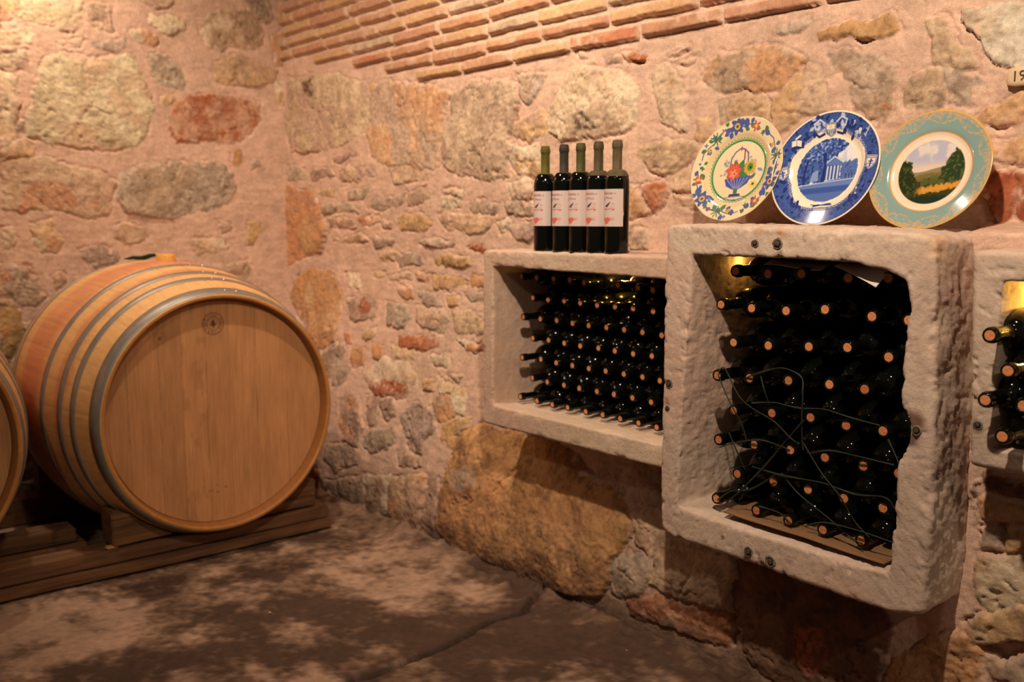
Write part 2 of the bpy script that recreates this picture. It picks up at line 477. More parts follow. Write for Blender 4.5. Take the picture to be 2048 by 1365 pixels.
def build_relief(U, Z, stones, patches, bricks, seed, holes=()):
    """heightfield and colour of rubble masonry; stones are outlines in wall coordinates (metres)"""
    wu = 0.010 * fbm2(U, Z, 13, 3, seed + 1) + 0.005 * fbm2(U, Z, 60, 3, seed + 2)
    wz = 0.010 * fbm2(U, Z, 13, 3, seed + 3) + 0.005 * fbm2(U, Z, 60, 3, seed + 4)
    u = U + wu * 1.6; z = Z + wz * 1.6
    H = 0.004 * fbm2(U, Z, 5, 3, seed + 5) + 0.0022 * fbm2(U * 0.35, Z, 60, 4, seed + 6) + 0.0012 * fbm2(U, Z, 110, 3, seed + 7)
    C = np.ones(U.shape + (3,)) * MORTAR
    n1 = fbm2(U, Z, 6, 4, seed + 8); n2 = fbm2(U, Z, 26, 4, seed + 9); n3 = fbm2(U, Z, 90, 3, seed + 10)
    C = C * (1 + 0.10 * n1 + 0.10 * n2)[..., None]
    # grimy, greyer mortar low on the wall
    rid = 1 - np.abs(fbm2(U, Z, 17, 5, seed + 11, 0.55)) * 2
    rid2 = 1 - np.abs(fbm2(U, Z, 55, 4, seed + 12, 0.6)) * 2
    big = fbm2(U, Z, 9, 3, seed + 14)
    pit = sstep(0.26, 0.5, fbm2(U, Z, 38, 4, seed + 15, 0.6)) * sstep(-0.1, 0.3, n1)
    us, zs = U[:, 0], Z[0, :]
    def win(P, pad=0.03):
        P = np.array(P); a = np.searchsorted(us, P[:, 0].min() - pad); b_ = np.searchsorted(us, P[:, 0].max() + pad)
        c = np.searchsorted(zs, P[:, 1].min() - pad); d = np.searchsorted(zs, P[:, 1].max() + pad)
        return slice(a, b_), slice(c, d)
    rs = np.random.RandomState(seed)
    for key, bulge, P in stones:
        sl = win(P)
        if U[sl].size == 0: continue
        d = poly_sd(u[sl], z[sl], P) + 0.003
        bulge = bulge + (0.003 if bulge < 0.009 else 0.0)
        c1, c2 = PAL[key]; j = rs.uniform(-8, 8) + rs.uniform(-2.5, 2.5, 3)
        c1 = lin(np.clip(np.array(c1) + j, 0, 255)); c2 = lin(np.clip(np.array(c2) + j, 0, 255))
        cut = sstep(-0.0015, 0.004, d)
        prof = 0.45 * sstep(0.0, 0.007, d) + 0.55 * (1 - np.exp(-np.maximum(d, 0) / (0.012 + bulge * 1.2)))
        rg = 0.0050 + min(bulge, 0.012) * 0.40
        Pa = np.array(P); ctr = Pa.mean(0); ext = Pa.max(0) - Pa.min(0); size = float(min(ext))
        # a few flat split faces meeting in ridges
        fac = None
        for kf in range(rs.randint(4, 8)):
            a_ = rs.uniform(0, 6.28); sl_ = rs.uniform(0.05, 0.30); ox, oz = rs.uniform(-.35, .35) * ext[0], rs.uniform(-.35, .35) * ext[1]
            hk = rs.uniform(0.25, 0.9) * bulge - sl_ * ((u[sl] - ctr[0] - ox) * math.cos(a_) + (z[sl] - ctr[1] - oz) * math.sin(a_)) + 0.05 * wu[sl]
            fac = hk if fac is None else np.minimum(fac, hk)
        fac = np.clip(fac, -0.5 * bulge, 1.2 * bulge)
        h = bulge * 1.05 * prof + cut * (0.75 * fac + 0.35 * rg * (rid[sl] - 0.55) + 0.0022 * (rid2[sl] - 0.5) + rg * 0.7 * big[sl] + 0.0016 * n3[sl] - 0.006 * pit[sl])
        if size > 0.07:
            for kc in range(rs.randint(1, 4)):   # short cracks
                a_ = rs.uniform(0, 6.28); c0 = ctr + rs.uniform(-.3, .3, 2) * ext; L_ = size * rs.uniform(0.12, 0.3)
                lu_ = (u[sl] - c0[0]) * math.cos(a_) + (z[sl] - c0[1]) * math.sin(a_); lv_ = -(u[sl] - c0[0]) * math.sin(a_) + (z[sl] - c0[1]) * math.cos(a_) + 0.01 * n2[sl]
                h = h - 0.006 * np.exp(-(lv_ / 0.003) ** 2) * sstep(L_, L_ * 0.6, np.abs(lu_)) * cut
        H[sl] = H[sl] * (1 - cut) + h * cut
        # narrow seam around the stone, strongest under it
        seam = np.exp(-((d + 0.0015) / 0.0028) ** 2) * np.clip(0.35 + 1.2 * n2[sl], 0, 1)
        H[sl] -= 0.0085 * seam
        t = np.clip(0.5 + 1.1 * n1[sl] + 1.5 * n2[sl] + 0.9 * n3[sl], 0, 1)
        cc = c1 * (1 - t[..., None]) + c2 * t[..., None]
        k2 = PAL['csutgopy'[rs.randint(8)]][0]; bl_ = sstep(0.02, 0.35, fbm2(U[sl] + rs.uniform(0, 9), Z[sl], 9, 4, 91)) * ((0.75 if size > 0.06 else 0.3) if key not in 'rgbRd' else 0.2)
        cc = cc * (1 - bl_[..., None]) + lin(k2) * bl_[..., None]
        gm_ = 0.35 * sstep(0.25, 0.55, fbm2(U[sl], Z[sl], 34, 4, 92, 0.65))[..., None]; cc = cc * (1 - gm_) + lin((112, 92, 76)) * gm_
        # veins and pits
        v = sstep(0.80, 0.97, rid[sl]) * 0.35
        cc = cc * (1 - v[..., None] * 0.6)
        sm = cut * (1 - 0.75 * sstep(0.30, 0.66, n2[sl] + 0.6 * n1[sl] - d * 20 + 0.34))   # mortar smeared over the rim
        C[sl] = C[sl] * (1 - sm[..., None]) + cc * sm[..., None]
    for key, P in patches:
        sl = win(P)
        if U[sl].size == 0: continue
        d = poly_sd(u[sl], z[sl], P)
        c1, c2 = PAL[key]; c1 = lin(c1); c2 = lin(c2)
        if key == 'k':
            a = sstep(-0.002, 0.004, d); H[sl] -= 0.035 * a; a = a * 0.0
            continue
        a = sstep(-0.006, 0.012, d + 0.012 * n2[sl]) * np.clip(0.8 + 1.2 * n3[sl] + 0.4 * n2[sl], 0, 1)
        t = np.clip(0.5 + 1.4 * n3[sl], 0, 1)[..., None]
        C[sl] = C[sl] * (1 - a[..., None]) + (c1 * (1 - t) + c2 * t) * a[..., None]
    for (u0, u1, z0, z1, key, dz) in bricks:
        P = [(u0, z0), (u1, z0 + dz), (u1, z1 + dz), (u0, z1)]
        sl = win(P)
        if U[sl].size == 0: continue
        uu = U[sl] + wu[sl] * 0.30; zz = Z[sl] + wz[sl] * 0.30
        d = poly_sd(uu, zz, P)
        a = sstep(-0.001, 0.003, d)
        H[sl] = H[sl] * (1 - a) + a * (0.016 + 0.0025 * n2[sl] + 0.0015 * n3[sl] + 0.35 * (zz - z0) * 0)
        H[sl] -= 0.010 * np.exp(-((zz - z0 + 0.004) / 0.004) ** 2) * sstep(-0.002, 0.004, np.minimum(uu - u0, u1 - uu))
        c1, c2 = PAL[key]; t = np.clip(0.5 + 1.0 * n2[sl] + n1[sl], 0, 1)[..., None]
        j = rs.uniform(-6, 6) + rs.uniform(-2, 2, 3)
        cc = lin(np.clip(np.array(c1) + j, 0, 255)) * (1 - t) + lin(np.clip(np.array(c2) + j, 0, 255)) * t
        sm = a * (1 - 0.8 * sstep(0.34, 0.6, n2[sl] + n1[sl] * 0.5))
        C[sl] = C[sl] * (1 - sm[..., None]) + cc * sm[..., None]
    return H, C

def auto_stones(u0, u1, z0, z1, rs, skip=None, keys='tgcpsuto'):
    out = []; z = z0
    while z < z1:
        hh = rs.uniform(0.07, 0.17); u = u0
        while u < u1:
            ww = rs.uniform(0.10, 0.32); g_ = 0.012
            P = [(u + g_, z + g_), (u + ww * .5, z + g_ * rs.uniform(.3, 1.5)), (u + ww - g_, z + g_), (u + ww - g_ * rs.uniform(.3, 2), z + hh * .55), (u + ww - g_ * 1.5, z + hh - g_), (u + ww * .4, z + hh - g_ * rs.uniform(.3, 1.5)), (u + g_ * 1.6, z + hh - g_), (u + g_ * .4, z + hh * .5)]
            cxx, czz = u + ww / 2, z + hh / 2
            if not (skip and skip(cxx, czz)):
                out.append((keys[rs.randint(len(keys))], rs.uniform(0.003, 0.009), P))
            u += ww
        z += hh
    return out

# bricks: thin courses high on the right-hand wall
bricks = []
rsb = np.random.RandomState(5)
starts = [0.66, 0.44, 0.20, -0.12, -0.40] + [-0.40] * 20
ends = [2.55, 2.62, 2.8, 3.0] + [4.3] * 21
keycyc = ['x', 'B', 'x', 's', 'B', 'B', 'x', 's', 'D', 'x']
for k in range(25):
    zb = 1.664 + 0.0518 * k
    u = starts[k] + (0.0 if k < 4 else rsb.uniform(-0.25, 0))
    if k == 0:
        cols_ = ['x', 'B', 'x', 'D', 'B', 'B', 'D']
    ci = 0
    while u < ends[k]:
        ln_ = rsb.uniform(0.26, 0.325)
        key = cols_[ci % 7] if k == 0 else keycyc[rsb.randint(len(keycyc))]
        bricks.append((u, u + ln_ - 0.018, zb + rsb.uniform(-.002, .002), zb + 0.033 + rsb.uniform(-.003, .003), key, rsb.uniform(-.003, .003)))
        u += ln_; ci += 1
def conv(txt, f, h): return [((k, b, [f(*q) for q in P]) if h else (k, [f(*q) for q in P])) for k, b, P in parse(txt, h)]

BOXES = []   # filled before the wall is meshed: (x0,x1,z0,z1) openings let into the wall
BOXES += [(1.44, 2.16, 0.55, 1.03), (2.21, 2.80, 0.40, 1.10), (2.93, 3.45, 0.72, 1.06)]

# right-hand wall
du = 0.004
us = np.arange(-0.50, 4.35, du); zs = np.arange(-0.06, 2.98, du)
U, Z = np.meshgrid(us, zs, indexing='ij')
rs = np.random.RandomState(11)
rst = auto_stones(3.08, 4.4, -0.05, 1.62, rs, skip=lambda a, b: (a < 3.5 and 0.62 < b < 1.14)) + auto_stones(-0.5, 0.45, -0.05, 0.50, rs, skip=lambda a, b: a > 0.1)
st = rst + conv(RIGHT, to_right, True)
H, C = build_relief(U, Z, st, conv(RIGHT_PATCH, to_right, False), bricks, 21)
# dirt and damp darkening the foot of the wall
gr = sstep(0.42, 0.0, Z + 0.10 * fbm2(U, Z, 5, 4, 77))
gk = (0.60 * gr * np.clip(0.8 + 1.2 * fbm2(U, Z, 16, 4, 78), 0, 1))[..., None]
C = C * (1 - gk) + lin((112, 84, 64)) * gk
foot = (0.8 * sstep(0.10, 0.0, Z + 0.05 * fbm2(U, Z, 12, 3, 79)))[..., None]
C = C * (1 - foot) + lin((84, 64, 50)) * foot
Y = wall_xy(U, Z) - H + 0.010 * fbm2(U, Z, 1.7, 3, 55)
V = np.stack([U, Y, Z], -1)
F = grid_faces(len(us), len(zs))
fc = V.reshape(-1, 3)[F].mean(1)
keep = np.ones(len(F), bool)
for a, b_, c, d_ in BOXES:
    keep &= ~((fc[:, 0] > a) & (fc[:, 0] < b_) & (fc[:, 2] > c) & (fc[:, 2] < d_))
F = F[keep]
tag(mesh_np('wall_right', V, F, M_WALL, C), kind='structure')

# left-hand wall
us = np.arange(-3.2, 0.27, 0.005); zs = np.arange(-0.06, 2.98, 0.005)
U, Z = np.meshgrid(us, zs, indexing='ij')
rs = np.random.RandomState(12)
rst = auto_stones(-3.2, -1.12, -0.05, 2.95, rs) + auto_stones(-1.12, 0.15, 2.13, 2.95, rs) + auto_stones(-1.12, 0.1, -0.05, 0.62, rs)
H, C = build_relief(U, Z, rst + conv(LEFT, to_left, True), conv(LEFT_PATCH, to_left, False), [], 41)
X = LX + H + 0.008 * fbm2(U, Z, 1.7, 3, 56)
V = np.stack([X, U, Z], -1)
bmc = [(-0.6, -3.3, 2.96), (4.4, -3.3, 2.96), (4.4, 0.35, 2.96), (-0.6, 0.35, 2.96)]
tag(mesh_np('ceiling', bmc + [(x, y, 3.02) for x, y, z in bmc], np.array([[0, 3, 2, 1], [4, 5, 6, 7], [0, 1, 5, 4], [1, 2, 6, 5], [2, 3, 7, 6], [3, 0, 4, 7]]), rough_mat('ceiling_plaster', color=L4(150, 118, 96), vary=0.12, scales=(3, 20)), smooth=False), kind='structure')
tag(mesh_np('wall_left', V, grid_faces(len(us), len(zs))[:, ::-1], M_WALL, C), kind='structure')

# floor: worn concrete with stains, a long crack and rubble swept against the wall
us = np.arange(-0.5, 4.4, 0.008); vs = np.arange(-3.2, 0.25, 0.008)
U, W_ = np.meshgrid(us, vs, indexing='ij')
n1 = fbm2(U, W_, 2.2, 5, 61, 0.55); n2 = fbm2(U, W_, 9, 5, 62, 0.6); n3 = fbm2(U, W_, 50, 3, 63)
light = lin((160, 130, 108)); mid = lin((118, 92, 74)); dark = lin((76, 56, 44))
def fl(x, y): P = hit(x, y, 2, 0.0); return (P[0], P[1])
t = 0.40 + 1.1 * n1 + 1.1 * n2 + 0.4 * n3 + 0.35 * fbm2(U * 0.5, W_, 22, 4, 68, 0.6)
# lighter tone near the foot of the wall and in front of the rack; darker tone in the middle
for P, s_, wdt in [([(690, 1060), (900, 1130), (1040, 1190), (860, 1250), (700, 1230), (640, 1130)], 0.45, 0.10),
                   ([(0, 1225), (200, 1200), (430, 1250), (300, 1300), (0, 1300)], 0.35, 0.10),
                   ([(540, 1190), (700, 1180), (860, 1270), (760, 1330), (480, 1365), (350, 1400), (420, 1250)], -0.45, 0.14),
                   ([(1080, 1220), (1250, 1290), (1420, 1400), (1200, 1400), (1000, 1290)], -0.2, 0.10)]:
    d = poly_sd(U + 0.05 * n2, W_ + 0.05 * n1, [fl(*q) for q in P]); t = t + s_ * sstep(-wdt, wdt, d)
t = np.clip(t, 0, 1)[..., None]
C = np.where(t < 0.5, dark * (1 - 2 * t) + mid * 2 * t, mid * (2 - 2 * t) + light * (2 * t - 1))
C = C * (1 + 0.18 * n2 + 0.15 * n3)[..., None]
Zf = 0.004 * n1 + 0.0015 * n2 + 0.0006 * n3
crack = [fl(*q) for q in [(600, 1400), (700, 1362), (800, 1330), (905, 1282), (985, 1238), (1045, 1222), (1075, 1195), (1100, 1180)]]
dd = np.full(U.shape, 9.0)
for (ax_, ay_), (bx_, by_) in zip(crack[:-1], crack[1:]):
    ex, ey = bx_ - ax_, by_ - ay_; wx = U + 0.012 * n2 - ax_; wy = W_ + 0.012 * n3 - ay_
    tt = np.clip((wx * ex + wy * ey) / (ex * ex + ey * ey), 0, 1)
    dd = np.minimum(dd, np.hypot(wx - ex * tt, wy - ey * tt))
Zf -= 0.030 * np.exp(-(dd / 0.009) ** 2)
C = C * (1 - 0.75 * np.exp(-(dd / 0.010) ** 2))[..., None]
Zf += 0.006 * sstep(0.0, 0.02, (W_ * 0 + dd)) * 0
# rubble and loose earth against the right wall
edge = sstep(-0.20, 0.02, W_ + 0.05 * n1)
Zf += edge * (0.018 + 0.030 * np.maximum(fbm2(U, W_, 26, 4, 64, 0.6), -0.1))
dirt = edge * np.clip(0.55 + n2, 0, 1)
C = C * (1 - dirt[..., None] * 0.55) + lin((92, 66, 50)) * dirt[..., None] * 0.55
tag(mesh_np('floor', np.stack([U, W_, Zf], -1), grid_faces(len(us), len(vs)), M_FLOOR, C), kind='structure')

# ------------------------------------------------------------------ carved stone troughs let into the wall
def ring_pts(corn, n, smooth_it):
    """closed ring through 4 corner lists, n points a side, corners softened"""
    P = []
    for i in range(4):
        sd = list(corn[i]) if isinstance(corn[i], list) else [corn[i]]
        nx_ = corn[(i + 1) % 4]; sd.append(nx_[0] if isinstance(nx_, list) else nx_)
        sd = np.array(sd, float); L_ = np.concatenate([[0], np.cumsum(np.linalg.norm(np.diff(sd, axis=0), axis=1))])
        q_ = np.arange(n) / n * L_[-1]; P.append(np.column_stack([np.interp(q_, L_, sd[:, 0]), np.interp(q_, L_, sd[:, 1])]))
    P = np.concatenate(P)
    for _ in range(smooth_it): P = (np.roll(P, 1, 0) + np.roll(P, -1, 0) + 2 * P) / 4
    return P
def stone_trough(name, outer, inner, y0, yb, yi, n, seed, stains, rough, chips=1.0, label=None, splay=0.0, bevel=0.008, base=((208, 186, 166), (188, 164, 146)), extra=None):
    o_ = ring_pts(outer, n, 14); i_ = ring_pts(inner, n, 10); cen = i_.mean(0)
    rings = []; kind = []
    nb = max(8, int((yb - y0) / 0.007))
    for k in range(nb):
        t_ = k / (nb - 1); y = yb + (y0 + bevel - yb) * t_
        rings.append(np.column_stack([o_[:, 0], np.full(len(o_), y), o_[:, 1]])); kind.append(0)
    oc = outer_c = o_.mean(0)
    for k in range(1, 4):
        a = k / 3 * math.pi / 2; ins = bevel * (1 - math.cos(a)); y = y0 + bevel * (1 - math.sin(a))
        dirv = (i_ - o_); dirv /= np.linalg.norm(dirv, axis=1)[:, None] + 1e-9
        q = o_ + dirv * ins; rings.append(np.column_stack([q[:, 0], np.full(len(q), y), q[:, 1]])); kind.append(1)
    last = rings[-1]
    nf = 14
    for k in range(1, nf):
        t_ = k / nf; q = last[:, [0, 2]] * (1 - t_) + i_ * t_
        rings.append(np.column_stack([q[:, 0], np.full(len(q), y0), q[:, 1]])); kind.append(1)
    for k in range(1, 4):
        a = k / 3 * math.pi / 2; q = i_ + (cen - i_) * 0.012 * math.sin(a)
        rings.append(np.column_stack([q[:, 0], np.full(len(q), y0 + bevel * (1 - math.cos(a))), q[:, 1]])); kind.append(2)
    ni = int((yi - y0) / 0.007)
    for k in range(1, ni + 1):
        t_ = k / ni; q = i_ + (cen - i_) * (0.012 + splay * t_)
        rings.append(np.column_stack([q[:, 0], np.full(len(q), y0 + bevel + (yi - y0 - bevel) * t_), q[:, 1]])); kind.append(2)
    for k in range(1, 20):
        t_ = k / 20; q = i_ + (cen - i_) * (0.012 + splay + (0.985 - splay) * t_)
        rings.append(np.column_stack([q[:, 0], np.full(len(q), yi + 0.01 * math.sin(min(t_ * 6, 1.57)) ), q[:, 1]])); kind.append(3)
    P = np.array(rings); kd = np.array(kind)
    a = np.roll(P, -1, 1) - np.roll(P, 1, 1); b_ = np.gradient(P, axis=0)
    Nn = np.cross(a, b_); Nn /= np.linalg.norm(Nn, axis=-1, keepdims=True) + 1e-9
    # make sure front face points to the room
    fidx = np.where(kd == 1)[0][5]
    if Nn[fidx, :, 1].mean() > 0: Nn = -Nn; flip = True
    else: flip = False
    h = rough * (0.0022 * fbm3(P, 9, 5, seed) + 0.0016 * fbm3(P, 70, 4, seed + 3, 0.6))
    pits = fbm3(P, 70, 3, seed + 5); h -= rough * 0.0022 * sstep(0.3, 0.55, pits)
    # coarse pick marks on the outside flanks
    tool = fbm3(P * np.array([1.0, 1.5, 0.8]), 34, 4, seed + 8, 0.65)
    h = h + (kd == 0)[:, None] * 0.0065 * rough * (tool + 0.12)
    inn = fbm3(P * np.array([1.0, 2.0, 1.0]), 38, 2, seed + 9); h = h + (kd == 2)[:, None] * 0.0028 * rough * inn
    # chipped arrises
    ei = np.where(kd == 1)[0][0]; ej = np.where(kd == 2)[0][0]
    rr = np.arange(len(P))
    near = np.exp(-((rr - ei - 1) / 2.6) ** 2)[:, None] + 0.8 * np.exp(-((rr - ej) / 2.2) ** 2)[:, None]
    chip = sstep(0.08, 0.5, fbm3(P, 24, 5, seed + 11, 0.6)); h = h - chips * 0.007 * near * chip
    if extra is not None: h = h + extra(P, kd)
    P = P + Nn * h[..., None]
    c1, c2 = lin(base[0]), lin(base[1])
    t_ = np.clip(0.5 + 1.2 * fbm3(P, 6, 4, seed + 13) + 0.4 * fbm3(P, 60, 2, seed + 14), 0, 1)[..., None]
    Cc = c1 * (1 - t_) + c2 * t_
    pk = np.clip(fbm3(P, 4, 3, seed + 15) * 1.6, 0, 0.5)[..., None]
    Cc = Cc * (1 - pk) + lin((196, 158, 138)) * pk                       # dabs of the wall's pink mortar
    for (sx, sz, r_, kcol, st_) in stains:
        dd_ = np.hypot(P[..., 0] - sx, P[..., 2] - sz) + 0.006 * fbm3(P, 60, 2, seed + 16)
        msk = (st_ * sstep(r_, r_ * 0.35, dd_) * (P[..., 1] < y0 + 0.05))[..., None]
        Cc = Cc * (1 - msk) + lin(kcol) * msk
    Fq = grid_faces(P.shape[0], P.shape[1], True)
    if not flip: Fq = Fq[:, ::-1]
    return mesh_np(name, P, Fq[:, ::-1], M_BOX, Cc), P

def hz(x, y, Y0): P = hit(x, y, 1, Y0); return (P[0], P[2])
YL, YB, YR = -0.09, -0.14, -0.10
RUST = (150, 84, 40)
def studs(root, pts, Y0, r, label):
    for i, (x, y, sc) in enumerate(pts):
        px_, pz_ = hz(x, y, Y0)
        prof = [(0.0, 0.004), (0.35, 0.0048), (0.55, 0.003), (0.62, 0.0), (0.8, 0.0035), (1.0, 0.0015), (1.08, -0.006)]
        V_, F_ = lathe_np([(a * r * sc, b_) for a, b_ in prof], 20)
        V_ = V_.reshape(-1, 3); n_ = fbm3(V_ * 1.0 + i, 150, 2, 5 + i); V_ = V_ * (1 + 0.28 * n_[:, None])
        rr_ = np.hypot(V_[:, 0], V_[:, 1]) / (r * sc)
        cc = np.where(rr_[:, None] < 0.5, lin((92, 58, 36)), np.where(rr_[:, None] < 0.72, lin((30, 22, 18)), lin((112, 106, 98))))
        W = np.column_stack([V_[:, 0] + px_, Y0 - V_[:, 2] + 0.001, V_[:, 1] + pz_])
        s_ = mesh_np('iron_stud', W, F_, M_STUD, cc, parent=root); s_['label'] = label
M_STUD = rough_mat('rusty_iron_and_lead', vary=0.25, scales=(200,), rough=0.6, bump=((500, 0.5, 0.001),))

# wide trough (left)
o1 = [hz(965, 500, YL), (2.176, hz(965, 500, YL)[1] + 0.002), (2.176, hz(965, 845, YL)[1]), hz(965, 846, YL)]
i1 = [hz(984, 531, YL), (2.150, hz(1325, 556, YL)[1]), (2.150, hz(1325, 903, YL)[1] + 0.012), hz(984, 812, YL)]
wide, _ = stone_trough('stone_trough', o1, i1, YL, 0.285, 0.245, 150, 101, [], 0.55, chips=0.6, splay=0.0, base=((208, 184, 160), (194, 168, 144)))
tag(wide, 'wide pale stone trough set on edge in the wall, filled with small bottles', 'stone trough', 'stone troughs used as wine racks')
# tall trough (centre right)
G = lambda *q: [hz(a, b_, YB) for a, b_ in q]
tB = [G((1334, 449), (1500, 452), (1700, 458), (1838, 468)), G((1871, 480), (1872, 610), (1868, 740), (1860, 1000), (1851, 1150)), G((1843, 1232), (1780, 1228), (1650, 1183), (1540, 1143), (1400, 1094), (1345, 1078)), G((1321, 1058), (1319, 950), (1323, 800), (1326, 600))]
iB = [G((1383, 508), (1560, 513), (1700, 521), (1775, 538)), G((1812, 557), (1824, 606), (1818, 642), (1808, 729), (1806, 812), (1817, 855), (1816, 890), (1798, 926), (1795, 1000), (1786, 1059)), G((1781, 1150), (1700, 1130), (1500, 1066), (1400, 1033)), G((1352, 1014), (1358, 900), (1370, 700))]
pq = hz(1806, 870, YB)
def bite(P, kd):   # broken bite out of the right inner edge and knocked-off lower corner
    d = np.hypot((P[..., 0] - pq[0]) * 1.4, P[..., 2] - pq[1]); e = -0.006 * sstep(0.07, 0.0, d) * ((kd == 1) | (kd == 2))[:, None]
    return e
stn = [hz(1828, 845, YB) + (0.030, (96, 58, 34), 0.8), hz(1818, 880, YB) + (0.022, (84, 62, 48), 0.8), hz(1875, 610, YB) + (0.010, (110, 62, 38), 0.9),
       hz(1518, 462, YB) + (0.016, (186, 128, 80), 0.5), hz(1560, 470, YB) + (0.018, (186, 128, 80), 0.5), hz(1334, 800, YB) + (0.012, RUST, 0.6),
       hz(1417, 1100, YB) + (0.007, RUST, 0.9), hz(1465, 1120, YB) + (0.012, RUST, 0.8), hz(1502, 1127, YB) + (0.006, RUST, 0.9), hz(1523, 1128, YB) + (0.012, RUST, 0.7),
       hz(1445, 1076, YB) + (0.004, (110, 66, 40), 0.9), hz(1518, 1111, YB) + (0.004, (110, 60, 36), 0.9), hz(1462, 1078, YB) + (0.006, (120, 82, 56), 0.8), hz(1892, 480, YB) + (0.05, (196, 150, 96), 0.5)]
tall, _ = stone_trough('stone_trough', tB, iB, YB, 0.285, 0.245, 190, 131, stn, 1.0, chips=1.1, splay=0.03, bevel=0.011, extra=bite)
tag(tall, 'tall weathered stone trough with rusty iron studs under the three plates', 'stone trough', 'stone troughs used as wine racks')
studs(tall, [(1510, 487, 0.8), (1555, 488, 1.1), (1338, 768, 1.0), (1335, 817, 0.6), (1497, 1104, 1.1), (1541, 1124, 1.15), (1833, 862, 0.85)], YB, 0.0115, 'rusted iron stud set in grey lead')
# trough at the right edge of the photo
oR = [hz(1944, 502, YR), (3.52, hz(1944, 502, YR)[1]), (3.52, hz(1936, 928, YR)[1]), hz(1936, 932, YR)]
iR = [hz(2004, 560, YR), (3.46, 1.042), (3.46, hz(2004, 560, YR)[1] - 0.315), (hz(2004, 560, YR)[0] - 0.004, hz(2004, 560, YR)[1] - 0.315)]
edge_t, _ = stone_trough('stone_trough', oR, iR, YR, 0.25, 0.20, 150, 161, [hz(1957, 852, YR) + (0.016, (70, 48, 34), 0.9)], 0.8, splay=0.02, bevel=0.012)
tag(edge_t, 'stone trough lit yellow inside, cut off by the right edge of the photo', 'stone trough', 'stone troughs used as wine racks')
studs(edge_t, [(1956, 851, 0.9)], YR, 0.010, 'rusted iron stub')

# ------------------------------------------------------------------ bottles
def bottle_profile(R, Hh, rn, rl, sh0, sh1):
    """lathe profile along +Z from base to lip"""
    pr = [(0.0, 0.012), (R * 0.55, 0.010), (R * 0.78, 0.002), (R * 0.86, 0.0), (R * 0.96, 0.002), (R, 0.007)]
    z0, z1 = Hh * sh0, Hh * sh1
    pr += [(R, z0 * 0.5), (R, z0 * 0.97), (R, z0)]
    for k in range(1, 13):
        t_ = k / 12; a = t_ * math.pi / 2
        r = rn + (R - rn) * (math.cos(a) ** 0.85 if t_ < 1 else 0.0); pr.append((r, z0 + (z1 - z0) * math.sin(a) ** 1.15))
    pr += [(rn * 0.985, z1 + (Hh - z1) * 0.4), (rn * 0.97, Hh - 0.026), (rn * 0.98, Hh - 0.0205), (rl * 0.99, Hh - 0.0190), (rl, Hh - 0.0165), (rl, Hh - 0.0085), (rl * 0.97, Hh - 0.0070),
           (rl * 0.90, Hh - 0.0060), (rl * 0.90, Hh - 0.0022), (rl * 0.86, Hh - 0.0006), (rl * 0.78, Hh), (rl * 0.66, Hh - 0.0006), (rl * 0.60, Hh - 0.006), (rl * 0.60, Hh - 0.02)]
    return pr
CORKC = [(206, 132, 84), (190, 118, 72)]
def cork_mesh(r, variant):
    rings = [0, .15, .3, .42, .5, .56, .62, .68, .74, .8, .86, .92, .97, 1.0]
    V_, F_ = lathe_np([(a * r, 0.0) for a in rings] + [(r, -0.012)], 36)
    V_ = V_.reshape(-1, 3); x, y = V_[:, 0] / r, V_[:, 1] / r; rad = np.hypot(x, y); ang = np.arctan2(y, x)
    c = np.ones((len(V_), 3)) * lin(CORKC[variant % 2])
    if variant >= 1:   # branded stamp: ring and a band of strokes
        ink = lin((120, 66, 36)) if variant < 3 else lin((140, 80, 44))
        m1 = (np.abs(rad - 0.72) < 0.07) & (np.sin(ang * 3 + variant) > -0.6)
        m2 = (np.abs(y) < 0.24) & (np.abs(x) < 0.55) & (np.sin(x * 14 + variant) * np.cos(y * 5 + variant) > 0.1)
        c[m1 | m2] = ink
    V_[:, 2] += 0.0004 * fbm3(V_ + variant, 300, 2, 3)
    return V_, F_
def make_bottle_meshes(tagname, R, Hh, rn, rl, sh0, sh1):
    V_, F_ = lathe_np(bottle_profile(R, Hh, rn, rl, sh0, sh1), 40)
    g = mesh_np('glass_body', V_, F_, M_GLASS); me = g.data; bpy.data.objects.remove(g)
    ck = []
    for v in range(4):
        a, b_ = cork_mesh(rl * 0.61, v); a[:, 2] += Hh - 0.0012
        o_ = mesh_np('cork', a, b_, M_CORK, None); cl = cork_mesh(rl * 0.61, v)
        # colours
        x, y = a[:, 0] / (rl * 0.61), a[:, 1] / (rl * 0.61); rad = np.hypot(x, y); ang = np.arctan2(y, x)
        c = np.ones((len(a), 4)); c[:, :3] = lin(CORKC[v % 2])
        if v:
            m1 = (np.abs(rad - 0.72) < 0.06) & (np.sin(ang * 3 + v) > -0.6)
            m2 = (np.abs(y) < 0.2) & (np.abs(x) < 0.5) & (np.sin(x * 17 + v) > 0.0) & (np.hypot(x, y) > 0.1)
            c[m1 | m2, :3] = lin((142, 82, 48))
        at = o_.data.color_attributes.new('Col', 'FLOAT_COLOR', 'POINT'); at.data.foreach_set('color', c.astype(np.float32).ravel())
        ck.append(o_.data); bpy.data.objects.remove(o_)
    return me, ck, Hh
SMALL = make_bottle_meshes('small', 0.0325, 0.262, 0.0102, 0.0118, 0.62, 0.74)
BIG = make_bottle_meshes('big', 0.0400, 0.300, 0.0135, 0.0152, 0.56, 0.74)
